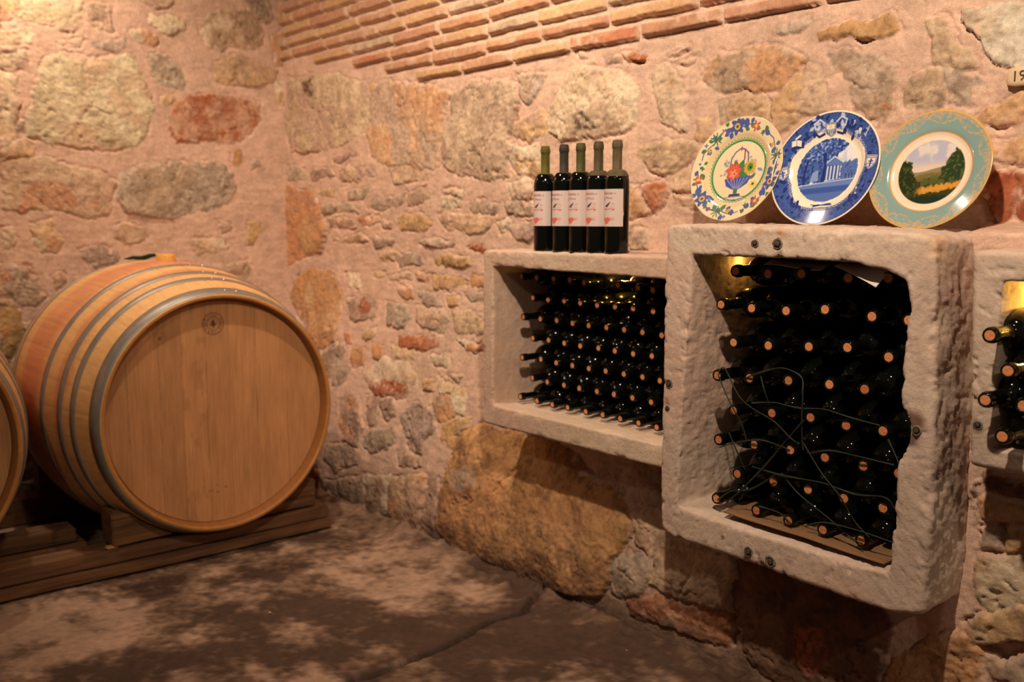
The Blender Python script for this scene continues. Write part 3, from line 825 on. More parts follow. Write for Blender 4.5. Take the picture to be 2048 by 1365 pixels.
def lying_bottle(kit, x, z, ytip, label, group, droop=0.0, side=0.0, v=0):
    me, ck, Hh = kit
    r_ = empty('wine_bottle', (0, 0, 0)); tag(r_, label, 'bottle', group)
    d = Vector((side, -1, droop)).normalized()
    q = d.to_track_quat('Z', 'Y'); tip = Vector((x, ytip, z))
    r_.rotation_mode = 'QUATERNION'
    from mathutils import Quaternion
    r_.rotation_quaternion = q @ Quaternion((0, 0, 1), random.uniform(0, 6.28)); r_.location = tip - d * Hh
    for nm, md in (('glass_body', me), ('cork', ck[v])):
        o_ = bpy.data.objects.new(nm, md); COL.objects.link(o_); o_.parent = r_
    return r_
ORD = ['first', 'second', 'third', 'fourth', 'fifth', 'sixth', 'seventh', 'eighth', 'ninth']
def row_name(i, n): return 'top row' if i == 0 else ('bottom row' if i == n - 1 else ORD[i] + ' row down')
def col_name(j, n): return 'leftmost' if j == 0 else ('rightmost' if j == n - 1 else ORD[j] + ' from left')
rowsL = [[(278, 255), (361, 262), (454, 268), (543, 275), (621, 289), (805, 302), (914, 317), (996, 330)],
         [(341, 371), (424, 382), (512, 388), (600, 400), (692, 412), (790, 420), (889, 430), (998, 445)],
         [(289, 476), (382, 487), (471, 496), (558, 511), (646, 523), (743, 534), (840, 546), (940, 560), (1045, 577)],
         [(341, 592), (427, 603), (513, 620), (600, 635), (699, 647), (789, 662), (889, 678), (991, 690)],
         [(283, 698), (385, 707), (469, 727), (557, 742), (647, 758), (739, 772), (838, 789), (940, 805), (1035, 825)],
         [(338, 810), (420, 832), (511, 849), (595, 866), (691, 884), (784, 900), (885, 918), (987, 942)],
         [(273, 912), (364, 935), (447, 956), (531, 972), (630, 994), (722, 1012), (818, 1033), (918, 1057), (1017, 1080)]]
for i, row in enumerate(rowsL):
    for j, (a, b_) in enumerate(row):
        P = hit(940 + a / 2.731, 460 + b_ / 2.731, 1, -0.018)
        lying_bottle(SMALL, P[0], P[2], -0.018, 'dark corked bottle in the wide left trough, %s, %s' % (row_name(i, 7), col_name(j, len(row))),
                     'small bottles stacked in the wide trough', v=0)
rowsB = [[(512, 339), (707, 356), (908, 356), (1190, 381), (1431, 382)],
         [(425, 541), (609, 563), (817, 579), (1051, 571), (1334, 613), (1555, 636)],
         [(500, 770), (710, 788), (954, 795), (1186, 800), (1435, 858)],
         [(402, 968), (597, 985), (831, 999), (1078, 1023), (1290, 1052)],
         [(500, 1180), (731, 1196), (964, 1222), (1179, 1270), (1401, 1304)],
         [(410, 1356), (625, 1386), (843, 1418), (1051, 1463), (1282, 1515), (1495, 1560)],
         [(523, 1562), (740, 1609), (949, 1657), (1166, 1710), (1401, 1768)],
         [(397, 1711), (638, 1783), (831, 1844), (1038, 1900), (1268, 1963)]]
YTB = -0.095
for i, row in enumerate(rowsB):
    for j, (a, b_) in enumerate(row):
        P = hit(1300 + a / 3.0118, 430 + b_ / 3.0118 + (0.0), 1, YTB)
        yy = YTB
        lying_bottle(BIG, P[0], P[2], yy, 'dark corked bottle in the tall trough below plates, %s, %s' % (row_name(i, 8), col_name(j, len(row))),
                     'large bottles stacked in the tall trough', v=random.choice([0, 1, 2, 3]) if i >= 3 else 0)
for (x, y, lab) in [(1978.5, 671.5, 'topmost bottle in the yellow-lit trough, neck poking out'), (2015, 742.5, 'second bottle down in the yellow-lit trough at right edge'),
                    (1969.5, 801, 'bottle in the yellow-lit trough whose cork sticks out furthest left'), (2003.5, 874, 'lowest bottle in the yellow-lit trough at right edge'),
                    (2046, 812.5, 'bottle in the yellow-lit trough half cut by photo edge')]:
    P = hit(x, y, 1, -0.165)
    lying_bottle(BIG, P[0], P[2], -0.165, lab, 'bottles stacked in the yellow-lit trough', side=-0.02, v=0)

# five standing bottles on the wide trough
def text_mesh(s, size):
    cu = bpy.data.curves.new('t', 'FONT'); cu.body = s; cu.size = size; cu.align_x = 'CENTER'; cu.align_y = 'CENTER'; cu.resolution_u = 2
    o_ = bpy.data.objects.new('t', cu); COL.objects.link(o_)
    dg = bpy.context.evaluated_depsgraph_get(); me = o_.evaluated_get(dg).to_mesh()
    V_ = np.array([v.co[:] for v in me.vertices]); Fs = [tuple(p.vertices) for p in me.polygons]
    o_.evaluated_get(dg).to_mesh_clear(); bpy.data.objects.remove(o_); bpy.data.curves.remove(cu)
    return V_, Fs
M_LABEL, _, _ = attr_mat('paper_label', 0.65, 0.3)
M_INK = plain('red_ink', L4(176, 96, 92), 0.7)
RS = 0.0325; HS = 0.296
sb_prof = bottle_profile(RS, HS, 0.0120, 0.0132, 0.635, 0.745)
V_, F_ = lathe_np(sb_prof, 56); gm = mesh_np('glass_body', V_, F_, M_GLASS); SG = gm.data; bpy.data.objects.remove(gm)
cap_prof = [(r + 0.0006, z) for r, z in sb_prof if z > HS * 0.735 and not (r < 0.009)]
def smooth_cap(lo, drip):
    pr = [(r + 0.0008, z) for r, z in sb_prof[6:] if z > lo and z < HS - 0.001]
    pr = [p for i, p in enumerate(pr) if i == 0 or p[1] >= pr[i - 1][1] - 1e-6]
    pr += [(0.011, HS + 0.0008), (0.006, HS + 0.0014), (0.0, HS + 0.0015)]
    V1, F1 = lathe_np(pr, 48); 
    return V1, F1
lh = 0.097; lz0 = HS * 0.245
lu = np.linspace(-1, 1, 110); lv = np.linspace(0, 1, 150); LU, LV = np.meshgrid(lu, lv, indexing='ij')
def label_paint():
    c = np.ones(LU.shape + (3,)) * lin((206, 186, 178))
    def pt(mask, col, k=1.0):
        mask = (mask * k)[..., None]; c[:] = c * (1 - mask) + lin(col) * mask
    x = LU * 75 / 44.0 ; y = LV   # print spans |x|<1
    nz = fbm2(LU, LV, 14, 3, 5); nf = fbm2(LU, LV, 40, 2, 6)
    # dark lateen sail
    P = [(-0.48, 0.520), (0.02, 0.515), (0.34, 0.665), (0.40, 0.675), (0.12, 0.63), (-0.20, 0.585)]
    pt(sstep(-0.01, 0.01, poly_sd(x, y * 1.0, P) + 0.006 * nf), (74, 40, 48))
    pt(sstep(0.0, 0.01, poly_sd(x, y, [(-0.1, 0.53), (0.08, 0.525), (0.1, 0.56), (0.0, 0.57)]) + 0.004 * nf), (190, 170, 165))
    # pale second sail in thin red
    for (a, b_) in [((0.42, 0.60), (0.75, 0.60)), ((0.45, 0.57), (0.62, 0.64)), ((0.70, 0.62), (0.76, 0.55)), ((0.28, 0.52), (0.72, 0.52))]:
        d = seg_d(x, y * 1.6, a, b_); pt(sstep(0.03, 0.0, d), (196, 120, 116), 0.75)
    # hull
    hull = (np.abs(x - 0.05) < 0.85) & (y > 0.45 - 0.05 * np.cos((x - 0.05) * 1.9) * 0) & (y < 0.485)
    d = poly_sd(x, y, [(-0.85, 0.495), (-0.6, 0.475), (0.0, 0.478), (0.55, 0.487), (0.82, 0.47), (0.72, 0.425), (0.3, 0.425), (0.55, 0.455), (0.0, 0.452), (-0.6, 0.445)])
    pt(sstep(-0.006, 0.012, d + 0.014 * nf), (190, 66, 70), 0.9)
    d = poly_sd(x, y, [(-0.6, 0.41), (0.0, 0.395), (0.6, 0.41), (0.4, 0.425), (-0.3, 0.425)])
    pt(sstep(-0.004, 0.01, d + 0.02 * nf - 0.006), (196, 104, 104), 0.6)
    # red blot of reflection
    d = poly_sd(x, y, [(-0.80, 0.215), (-0.3, 0.225), (0.0, 0.25), (0.15, 0.22), (0.6, 0.20), (0.3, 0.165), (0.18, 0.12), (0.0, 0.075), (-0.28, 0.045), (-0.45, 0.08), (-0.5, 0.13), (-0.75, 0.165)])
    pt(sstep(-0.008, 0.010, d + 0.02 * nz), (214, 84, 80), 0.9)
    for yy in (0.235, 0.185, 0.205, 0.155):
        pt(sstep(0.012, 0.0, np.abs(y - yy + 0.004 * nf)) * (x > -0.7) * (x < 0.78), (200, 96, 92), 0.7)
    pt(sstep(0.008, 0.0, np.abs(y - 0.07 - 0.01 * np.sin(x * 30))) * (x > 0.35) * (x < 0.75), (150, 130, 130), 0.7)
    return c
def seg_d(x, y, a, b_):
    a = (a[0], a[1] * 1.6); b_ = (b_[0], b_[1] * 1.6)
    ex, ey = b_[0] - a[0], b_[1] - a[1]; t_ = np.clip(((x - a[0]) * ex + (y - a[1]) * ey) / (ex * ex + ey * ey), 0, 1)
    return np.hypot(x - a[0] - ex * t_, y - a[1] - ey * t_)
LC = label_paint()
LA = math.radians(-90) + LU * math.radians(75)
LVt = np.stack([(RS + 0.0005) * np.cos(LA), (RS + 0.0005) * np.sin(LA), lz0 + LV * lh], -1)
lo = mesh_np('paper_label', LVt, grid_faces(110, 150), M_LABEL, LC); LM = lo.data; bpy.data.objects.remove(lo)
def wrapped_text(s, size, a0, zc, slant=0.25):
    V1, F1 = text_mesh(s, size); V1[:, 0] += V1[:, 1] * slant
    out = np.zeros_like(V1); an = math.radians(-90 + a0) + V1[:, 0] / RS
    out[:, 0] = (RS + 0.0009) * np.cos(an); out[:, 1] = (RS + 0.0009) * np.sin(an); out[:, 2] = zc + V1[:, 1]
    return out, F1
tv, tf = [], []
for s, size, a0, zc in [('Bradaldas a', 0.0095, 2, lz0 + lh * 0.89), ('&', 0.0115, -30, lz0 + lh * 0.745), ('Prova', 0.0095, 5, lz0 + lh * 0.765)]:
    a, b_ = wrapped_text(s, size, a0, zc); off = sum(len(q) for q in tv); tv.append(a); tf += [tuple(i + off for i in f) for f in b_]
to = mesh_np('lettering', np.concatenate(tv), tf, M_INK, smooth=False); TM = to.data; bpy.data.objects.remove(to)
wax = [(88, 80, 28), (54, 50, 42), (72, 70, 34), (76, 64, 42), (88, 74, 52)]
lows = [0.735, 0.735, 0.735, 0.69, 0.68]
TOPL = 1.0565
blabels = ['standing red wine bottle with olive yellow neck, leftmost of five', 'standing red wine bottle with dark grey neck, second of five from left',
           'middle one of five standing red wine bottles, olive green neck', 'standing red wine bottle with dusty brown neck, fourth of five from left',
           'standing red wine bottle with dusty streaked neck, rightmost of five, nearest plates']
bx_px = [(1090, 498), (1127, 500), (1160, 502), (1195, 504), (1232, 507)]
for i, (x, y) in enumerate(bx_px):
    P = hit(x, y, 1, -0.052)
    r_ = empty('wine_bottle', (P[0], -0.052, TOPL + 0.0005)); tag(r_, blabels[i], 'bottle', 'standing labelled bottles on the wide trough')
    r_.rotation_euler = (0, 0, [0.05, 0.0, -0.02, 0.02, 0.0][i])
    o_ = bpy.data.objects.new('glass_body', SG); COL.objects.link(o_); o_.parent = r_
    lb = bpy.data.objects.new('paper_label', LM); COL.objects.link(lb); lb.parent = r_; lb['label'] = 'cream paper label with red sailing boat'
    t_ = bpy.data.objects.new('lettering', TM); COL.objects.link(t_); t_.parent = lb
    V1, F1 = smooth_cap(HS * lows[i], 0); V1 = V1.reshape(-1, 3)
    n_ = fbm3(V1 + i, 90, 3, 30 + i); ang = np.arctan2(V1[:, 1], V1[:, 0]); drp = fbm2(ang * 3 + i * 7, V1[:, 2] * 6, 1.2, 2, 70 + i)
    if i >= 3: V1[:, :2] *= (1 + 0.05 * np.maximum(drp, 0))[:, None]
    cw = lin(wax[i]) * (1 + 0.3 * n_ + 0.25 * drp)[:, None]
    cp = mesh_np('wax_capsule', V1, F1, M_WAX if i else None, cw, parent=r_) if False else None
    if 'M_WAX' not in globals(): M_WAX = rough_mat('dusty_wax', vary=0.2, scales=(60, 300), rough=0.75, bump=((200, 0.3, 0.001),))
    cp = mesh_np('wax_capsule', V1, F1, M_WAX, cw, parent=r_)
    cp['label'] = ['olive yellow wax neck seal', 'dark grey wax neck seal', 'olive green wax neck seal', 'dusty brown wax running onto the shoulder', 'dusty streaked wax running onto the shoulder'][i]

# ------------------------------------------------------------------ plates
class Paint:
    def __init__(s, X, Y, base): s.X, s.Y = X, Y; s.c = np.ones(X.shape + (3,)) * lin(base)
    def m(s, mask, col, k=1.0):
        mask = np.clip(mask * k, 0, 1)[..., None]; s.c = s.c * (1 - mask) + lin(col) * mask
    def disc(s, x, y, r, col, k=1.0, e=0.008, sx=1.0): s.m(sstep(r, r - e, np.hypot((s.X - x) / sx, s.Y - y)), col, k)
    def ring(s, r, w_, col, k=1.0, e=0.006, mod=None):
        R_ = np.hypot(s.X, s.Y); A = np.arctan2(s.Y, s.X); rr = r + (mod(A) if mod else 0); s.m(sstep(w_ + e, w_ - e * 0.2, np.abs(R_ - rr)), col, k)
    def poly(s, P, col, k=1.0, e=0.006, nz=None):
        d = poly_sd(s.X, s.Y, P); d = d + (nz if nz is not None else 0); s.m(sstep(-e, e, d), col, k)
    def line(s, P, w_, col, k=1.0, e=0.006):
        d = np.full(s.X.shape, 9.0)
        for a, b_ in zip(P[:-1], P[1:]):
            ex, ey = b_[0] - a[0], b_[1] - a[1]; t_ = np.clip(((s.X - a[0]) * ex + (s.Y - a[1]) * ey) / (ex * ex + ey * ey + 1e-9), 0, 1)
            d = np.minimum(d, np.hypot(s.X - a[0] - ex * t_, s.Y - a[1] - ey * t_))
        s.m(sstep(w_ + e, w_ - e * 0.3, d), col, k)
    def flower(s, x, y, r, n, col, col2=None, rot=0.0, k=1.0, deep=0.28, mid=None):
        dx, dy = s.X - x, s.Y - y; A = np.arctan2(dy, dx); R_ = np.hypot(dx, dy)
        rr = r * (1 - deep + deep * np.cos(n * (A - rot)))
        s.m(sstep(rr + 0.006, rr - 0.006, R_), col, k)
        if col2: s.m(sstep(rr * 0.95, rr * 0.8, R_) * (np.sin(n * 3 * (A - rot)) > 0.5) * (R_ > r * 0.3), col2, 0.6)
        if mid: s.disc(x, y, r * 0.40, mid); s.disc(x, y, r * 0.20, (70, 80, 130))
    def leaf(s, x, y, ln_, a, col, wd=0.35):
        dx, dy = s.X - x, s.Y - y; u_ = dx * math.cos(a) + dy * math.sin(a); v_ = -dx * math.sin(a) + dy * math.cos(a)
        t_ = np.clip(u_ / ln_, 0, 1); wv = ln_ * wd * np.sin(math.pi * t_) ** 0.8
        s.m(sstep(0.005, -0.004, np.abs(v_) - wv) * (u_ > 0) * (u_ < ln_), col)
def plate_profile():
    # (radius, height) front surface from centre outwards, then the back
    return [(0.0, 0.0), (0.55, 0.0), (0.60, 0.003), (0.64, 0.020), (0.69, 0.050), (0.73, 0.062), (0.985, 0.115), (1.0, 0.112), (0.99, 0.098), (0.72, 0.040), (0.62, -0.02), (0.56, -0.045), (0.52, -0.03), (0.0, -0.03)]
def build_plate(name, paint, Rm, B_px, T_px, yb, yt, label, mats, back=(206, 190, 160), roll=0.0, scallop=0.0, seed=1):
    front = plate_profile()[:7]; rad = []
    fr = np.array(front); rr = np.concatenate([np.linspace(0.0, 0.985, 150), [1.0, 0.995, 0.97]])
    hh = np.interp(rr[:150], fr[:, 0], fr[:, 1]); hh = np.convolve(np.pad(hh, 3, 'edge'), np.ones(7) / 7, 'valid')
    hh = np.concatenate([hh, [0.112, 0.104, 0.094]])
    rr = np.concatenate([rr, [0.80, 0.72, 0.64, 0.57, 0.54, 0.50, 0.0]]); hh = np.concatenate([hh, [0.055, 0.035, -0.01, -0.045, -0.045, -0.02, -0.02]])
    seg = 640; V_, F_ = lathe_np(np.column_stack([rr, hh]), seg)
    A = np.arctan2(V_[..., 1], V_[..., 0]); Rd = np.hypot(V_[..., 0], V_[..., 1])
    if scallop: f = 1 + scallop * np.cos(A * 12) * sstep(0.8, 1.0, Rd); V_[..., 0] *= f; V_[..., 1] *= f
    X, Y_ = V_[..., 0].copy(), V_[..., 1].copy()
    ca, sa = math.cos(roll), math.sin(roll); Xp, Yp = X * ca - Y_ * sa, X * sa + Y_ * ca
    p = Paint(Xp, Yp, back); paint(p, seed); c = p.c
    c[153:] = lin(back)
    Bp = hit(B_px[0], B_px[1], 1, yb); Tp = hit(T_px[0], T_px[1], 1, yt)
    upv = Tp - Bp; D = np.linalg.norm(upv); upv /= D
    # plate's own right axis runs along the wall
    right = np.array([1.0, 0, 0]); right -= upv * right.dot(upv); right /= np.linalg.norm(right)
    nr = np.cross(right, upv)        # towards the room
    cen = (Bp + Tp) / 2; R_ = D / 2
    # the picture's "up" of the plate stays world up
    W = cen + (V_[..., 0:1] * right + V_[..., 1:2] * upv) * R_ + (V_[..., 2:3] - 0.112) * R_ * nr
    o_ = empty(name, tuple(Bp)); tag(o_, label, 'plate', 'decorative plates leaning on the wall')
    q = mesh_np('plate_body', W - Bp, F_, mats, c, parent=o_)
    return o_, q

def paint_floral(p, seed):
    X, Y_ = p.X, p.Y; R_ = np.hypot(X, Y_); base = (222, 204, 168)
    p.c[:] = lin(base); BL = (78, 92, 150); BD = (52, 62, 118); GR = (74, 118, 74); RD = (184, 82, 68); YW = (202, 162, 70)
    p.m(sstep(0.0, 0.05, R_ - 0.60) * sstep(0.78, 0.70, R_), (214, 186, 140), 0.7)
    p.ring(0.575, 0.016, (58, 130, 74)); p.ring(0.607, 0.012, (70, 138, 84), 0.75, mod=lambda A: 0.010 * np.sign(np.sin(A * 55)))
    rs_ = np.random.RandomState(3)
    def rim(a, r): return (r * math.cos(math.radians(a)), r * math.sin(math.radians(a)))
    # three repeats of: big blue flower, green burst, red flower, berries, sprigs
    for rep in range(3):
        a0 = 98 + rep * 120
        pts = [rim(a0 - 34 + k * 9, 0.84 + 0.035 * math.sin(k * 1.4)) for k in range(12)]
        p.line(pts, 0.008, (70, 84, 120))
        for k in range(26):
            a = a0 - 50 + k * 4.2; r = 0.83 + rs_.uniform(-0.09, 0.10); x, y = rim(a, r)
            p.leaf(x, y, rs_.uniform(0.08, 0.15), rs_.uniform(0, 6.28), BL if k % 3 else GR)
        x, y = rim(a0, 0.84); p.flower(x, y, 0.165, 6, BL, BD, 0.3, mid=YW, deep=0.2)
        x, y = rim(a0 - 10, 0.80); p.leaf(x, y, 0.14, math.radians(a0 - 70), BL); x, y = rim(a0 + 9, 0.78); p.leaf(x, y, 0.13, math.radians(a0 + 160), BL)
        x, y = rim(a0 + 33, 0.84); p.flower(x, y, 0.135, 9, GR, (34, 92, 50), 0.1, deep=0.45); p.disc(x, y, 0.03, (90, 80, 90))
        x, y = rim(a0 - 29, 0.84); p.flower(x, y, 0.11, 5, RD, (226, 130, 90), 0.5, deep=0.35); p.disc(x, y, 0.036, (226, 180, 80))
        p.ring(0, 0, RD, 0)
        for da, dr in ((20, 0.9), (23, 0.86), (17, 0.88)):
            x, y = rim(a0 + da, dr); p.disc(x, y, 0.022, (160, 50, 60))
        x, y = rim(a0 + 50, 0.80); p.flower(x, y, 0.055, 5, YW, (170, 120, 40), deep=0.3)
        x, y = rim(a0 - 50, 0.86); p.disc(x, y, 0.028, BL); x, y = rim(a0 - 44, 0.78); p.flower(x, y, 0.05, 4, GR, deep=0.3)
        x, y = rim(a0 + 47, 0.92); p.flower(x, y, 0.045, 4, BL, deep=0.35)
    # central basket of flowers
    for k in range(80):
        a = rs_.uniform(0, 6.28); r = rs_.uniform(0.14, 0.42); x, y = r * math.cos(a) * 0.95, r * math.sin(a) * 0.85 + 0.03
        if abs(x) < 0.16 and y > 0.12: continue
        if y < -0.3: continue
        col = [(120, 132, 168), (98, 140, 110), (170, 150, 160), (206, 176, 120), (90, 104, 156)][rs_.randint(5)]
        p.line([(x * 0.6, y * 0.6), (x, y)], 0.003, (140, 150, 140), 0.35); p.flower(x, y, rs_.uniform(0.025, 0.042), 5, col, deep=0.35, k=0.85)
    p.line([(-0.20, -0.02), (-0.19, 0.25), (-0.12, 0.36), (-0.02, 0.42), (0.08, 0.40), (0.16, 0.32), (0.20, 0.10)], 0.013, (110, 100, 150))
    p.flower(0.0, 0.42, 0.05, 4, (150, 60, 80), deep=0.4); p.line([(0.08, 0.38), (0.10, 0.2)], 0.012, (150, 60, 80)); p.disc(-0.08, 0.18, 0.04, (204, 110, 120))
    for a in (-2.6, -2.0, -0.9, -0.4, 0.6, 1.2, 2.0): p.leaf(0.0, -0.04, 0.26, a, GR, 0.22)
    p.poly([(-0.28, -0.15), (0.30, -0.13), (0.24, -0.27), (0.08, -0.36), (-0.08, -0.36), (-0.22, -0.29)], (74, 84, 150))
    for k in range(7): p.line([(-0.22 + k * 0.075, -0.16), (-0.05 + k * 0.02, -0.34)], 0.006, (150, 160, 210), 0.8)
    p.poly([(-0.05, -0.36), (0.05, -0.36), (0.04, -0.45), (-0.04, -0.45)], (70, 120, 80)); p.poly([(-0.12, -0.45), (0.10, -0.45), (0.13, -0.50), (-0.14, -0.50)], (60, 70, 120))
    p.line([(-0.28, -0.51), (0.24, -0.51)], 0.006, (150, 130, 140)); p.line([(-0.2, -0.54), (-0.1, -0.58), (0.0, -0.55), (0.1, -0.58), (0.2, -0.54)], 0.008, (150, 150, 180), 0.8)
    p.flower(-0.10, -0.02, 0.175, 7, (204, 74, 62), (232, 140, 110), 0.2, deep=0.12); p.flower(-0.10, -0.06, 0.09, 5, (226, 150, 110), (200, 80, 60), deep=0.2); p.disc(-0.08, -0.06, 0.02, (60, 60, 60))
    p.flower(0.25, 0.03, 0.145, 16, YW, (180, 110, 30), deep=0.12); p.disc(0.25, 0.04, 0.08, (70, 140, 60), sx=0.8); p.disc(0.26, 0.03, 0.03, (40, 60, 60))
    p.flower(0.36, -0.30, 0.085, 6, (222, 188, 60), deep=0.25); p.disc(0.36, -0.29, 0.03, (60, 70, 110)); p.leaf(0.28, -0.2, 0.16, 0.8, GR, 0.2); p.leaf(0.40, 0.0, 0.15, -0.4, (120, 140, 190), 0.2)
    p.m(sstep(0.972, 0.985, R_), (214, 188, 140), 0.8)

def paint_blue(p, seed):
    X, Y_ = p.X, p.Y; R_ = np.hypot(X, Y_); A = np.arctan2(Y_, X)
    CRM = (232, 220, 196); B1 = (58, 82, 150); B2 = (36, 52, 112); B3 = (104, 128, 182)
    nz = fbm2(X, Y_, 9, 4, 301); nf = fbm2(X, Y_, 30, 3, 302); n5 = fbm2(X, Y_, 60, 2, 303)
    p.c[:] = lin(CRM)
    # blue rim in swags that dip between the shields
    inner = 0.655 + 0.055 * np.abs(np.sin(A * 2.5 + 0.785)) + 0.012 * nz
    p.m(sstep(-0.008, 0.008, R_ - inner), B1); p.m(sstep(-0.01, 0.02, R_ - inner) * sstep(0.05, 0.03, R_ - inner) * (np.sin(A * 90) * np.sin(R_ * 160) > 0), (220, 214, 206), 0.55)
    p.m(sstep(0.0, 0.05, R_ - inner) * sstep(0.1, 0.45, nf), B2, 0.7); p.m(sstep(0.02, 0.06, R_ - inner) * sstep(0.15, 0.5, n5), B3, 0.35)
    p.m(sstep(0.965, 0.975, R_), CRM); p.m(sstep(0.945, 0.955, R_) * (R_ < 0.967) * (np.sin(A * 110) > 0), B2)
    # leaves round the rim
    rs_ = np.random.RandomState(9)
    for k in range(70):
        a = rs_.uniform(0, 6.28); r = rs_.uniform(0.74, 0.92); p.leaf(r * math.cos(a), r * math.sin(a), 0.08, rs_.uniform(0, 6.28), B2, 0.3)
    # round view of a columned building under trees
    inn = sstep(0.0, 0.012, 0.560 - R_ + 0.010 * nf)
    def v(mask, col, k=1.0): p.m(mask * inn, col, k)
    v(np.ones_like(X), (216, 216, 214)); v(sstep(0.05, 0.4, nz + 0.2) * sstep(-0.1, 0.1, Y_ - 0.08) * sstep(0.35, 0.25, Y_), (160, 176, 210), 0.6)
    sky = ((X > 0.16) & (Y_ > 0.02)).astype(float)
    tree = poly_sd(X, Y_, [(-0.62, -0.22), (-0.62, 0.62), (0.22, 0.62), (0.34, 0.42), (0.24, 0.28), (0.12, 0.20), (0.10, -0.22)]) + 0.05 * nz + 0.04 * nf
    v(sstep(-0.01, 0.02, tree), (70, 98, 164)); v(sstep(0, 0.03, tree) * sstep(0.0, 0.35, nf), B2, 0.85); v(sstep(0, 0.03, tree) * sstep(0.15, 0.45, -nf) * (Y_ > 0.15), (160, 178, 214), 0.7)
    rt_ = poly_sd(X, Y_, [(0.24, -0.2), (0.24, 0.10), (0.62, 0.16), (0.62, -0.25)]) + 0.04 * nf
    v(sstep(-0.01, 0.02, rt_), (84, 110, 172)); v(sstep(0, 0.02, rt_) * sstep(0.0, 0.4, n5), B2, 0.5)
    p.poly([(-0.02, 0.12), (0.12, 0.22), (0.26, 0.13), (0.26, 0.08), (-0.02, 0.07)], (90, 116, 176)); p.line([(-0.02, 0.12), (0.12, 0.22), (0.27, 0.12)], 0.008, (190, 200, 220))
    p.poly([(-0.02, 0.07), (0.24, 0.08), (0.24, -0.18), (-0.02, -0.18)], (64, 88, 152))
    for xx in (0.0, 0.06, 0.125, 0.19): p.poly([(xx, 0.06), (xx + 0.026, 0.06), (xx + 0.026, -0.19), (xx, -0.19)], (196, 204, 220))
    p.line([(-0.04, -0.195), (0.28, -0.19)], 0.010, (190, 200, 220)); p.poly([(-0.26, -0.02), (-0.16, 0.02), (-0.14, -0.18), (-0.30, -0.18)], (128, 150, 194)); 
    p.poly([(-0.10, -0.22), (-0.06, 0.10), (-0.12, 0.3), (-0.04, 0.3), (-0.02, 0.10), (-0.02, -0.22)], B2)
    p.line([(-0.40, -0.28), (-0.42, -0.02), (-0.38, 0.2)], 0.018, B2)
    v(sstep(-0.01, 0.01, -0.20 - Y_ + 0.10 * X + 0.01 * nf), (98, 124, 182)); v(sstep(-0.01, 0.01, -0.30 - Y_), (60, 86, 156)); v(sstep(-0.01, 0.01, -0.40 - Y_), (84, 110, 172))
    p.line([(-0.55, -0.24), (0.5, -0.20)], 0.006, (190, 200, 220), 0.7)
    for xx in (0.36, 0.42, 0.47): p.line([(xx, -0.18), (xx, -0.10)], 0.006, B2)
    # shields: top crest, left, right, bottom; panels between
    def shield(x, y, s_, rot=0.0, crest=False):
        c_, q_ = math.cos(rot), math.sin(rot)
        def T(P): return [(x + (a * c_ - b_ * q_) * s_, y + (a * q_ + b_ * c_) * s_) for a, b_ in P]
        base = [(-1, 1), (1, 1), (1, -0.2), (0.6, -0.8), (0, -1.2), (-0.6, -0.8), (-1, -0.2)]
        p.poly(T([(a * 1.12, b_ * 1.1) for a, b_ in base]), B2); p.poly(T(base), (222, 214, 204)); p.line(T([(a * 0.86, b_ * 0.86) for a, b_ in base + base[:1]]), 0.004, B1)
        if crest:
            for k in range(5): p.poly(T([(-0.8 + k * 0.36, 0.0), (-0.62 + k * 0.36, 0.0), (-0.62 + k * 0.36, -0.75), (-0.8 + k * 0.36, -0.75)]), B1)
            p.disc(x, y + 0.5 * s_, 0.4 * s_, (214, 196, 140))
        else:
            p.line(T([(0, 0.3), (0, -0.7)]), 0.014, B1); p.line(T([(-0.7, 0.6), (0.7, 0.6)]), 0.008, B1, 0.7); p.line(T([(-0.35, 0.0), (0.35, 0.05)]), 0.010, B1); p.disc(*T([(0, 0.3)])[0], 0.02, B1); p.line(T([(-0.7, -0.35), (0.7, -0.35)]), 0.006, B1, 0.8)
    for k in range(26):   # acanthus scrolls about the top crest
        a = rs_.uniform(0.9, 2.24); r = rs_.uniform(0.68, 0.92); x, y = r * math.cos(a) * 1.05, r * math.sin(a)
        p.leaf(x, y, 0.11, rs_.uniform(0, 6.28), (170, 182, 206) if k % 2 else B2, 0.28)
    for s_ in (-1, 1):
        p.line([(s_ * 0.10, 0.80), (s_ * 0.20, 0.88), (s_ * 0.30, 0.82), (s_ * 0.27, 0.72), (s_ * 0.20, 0.74)], 0.012, (190, 196, 210)); p.line([(s_ * 0.12, 0.64), (s_ * 0.22, 0.60), (s_ * 0.28, 0.66)], 0.016, B2)
    shield(0.0, 0.70, 0.095, crest=True); shield(-0.80, 0.0, 0.105, rot=0.25); shield(0.82, 0.02, 0.105, rot=-0.2); shield(0.0, -0.80, 0.115)
    p.line([(-0.14, -0.63), (0.0, -0.60), (0.16, -0.615)], 0.020, B1); p.line([(-0.2, -0.60), (0.2, -0.64)], 0.006, B2)
    # open book, balloon vases, seated figures, hourglass
    bx, by = -0.60, 0.52; p.poly([(bx - 0.10, by - 0.12), (bx + 0.12, by - 0.08), (bx + 0.14, by + 0.02), (bx - 0.08, by - 0.02)], B2); p.poly([(bx - 0.09, by - 0.06), (bx - 0.01, by - 0.04), (bx - 0.01, by + 0.06), (bx - 0.09, by + 0.04)], (222, 214, 200)); p.poly([(bx + 0.0, by - 0.04), (bx + 0.08, by - 0.06), (bx + 0.08, by + 0.04), (bx + 0.0, by + 0.06)], (222, 214, 200)); p.line([(bx - 0.02, by + 0.08), (bx + 0.05, by + 0.13)], 0.015, (210, 204, 190))
    p.disc(0.56, 0.60, 0.035, (214, 206, 190)); p.poly([(0.54, 0.58), (0.58, 0.58), (0.56, 0.50)], (214, 206, 190)); 
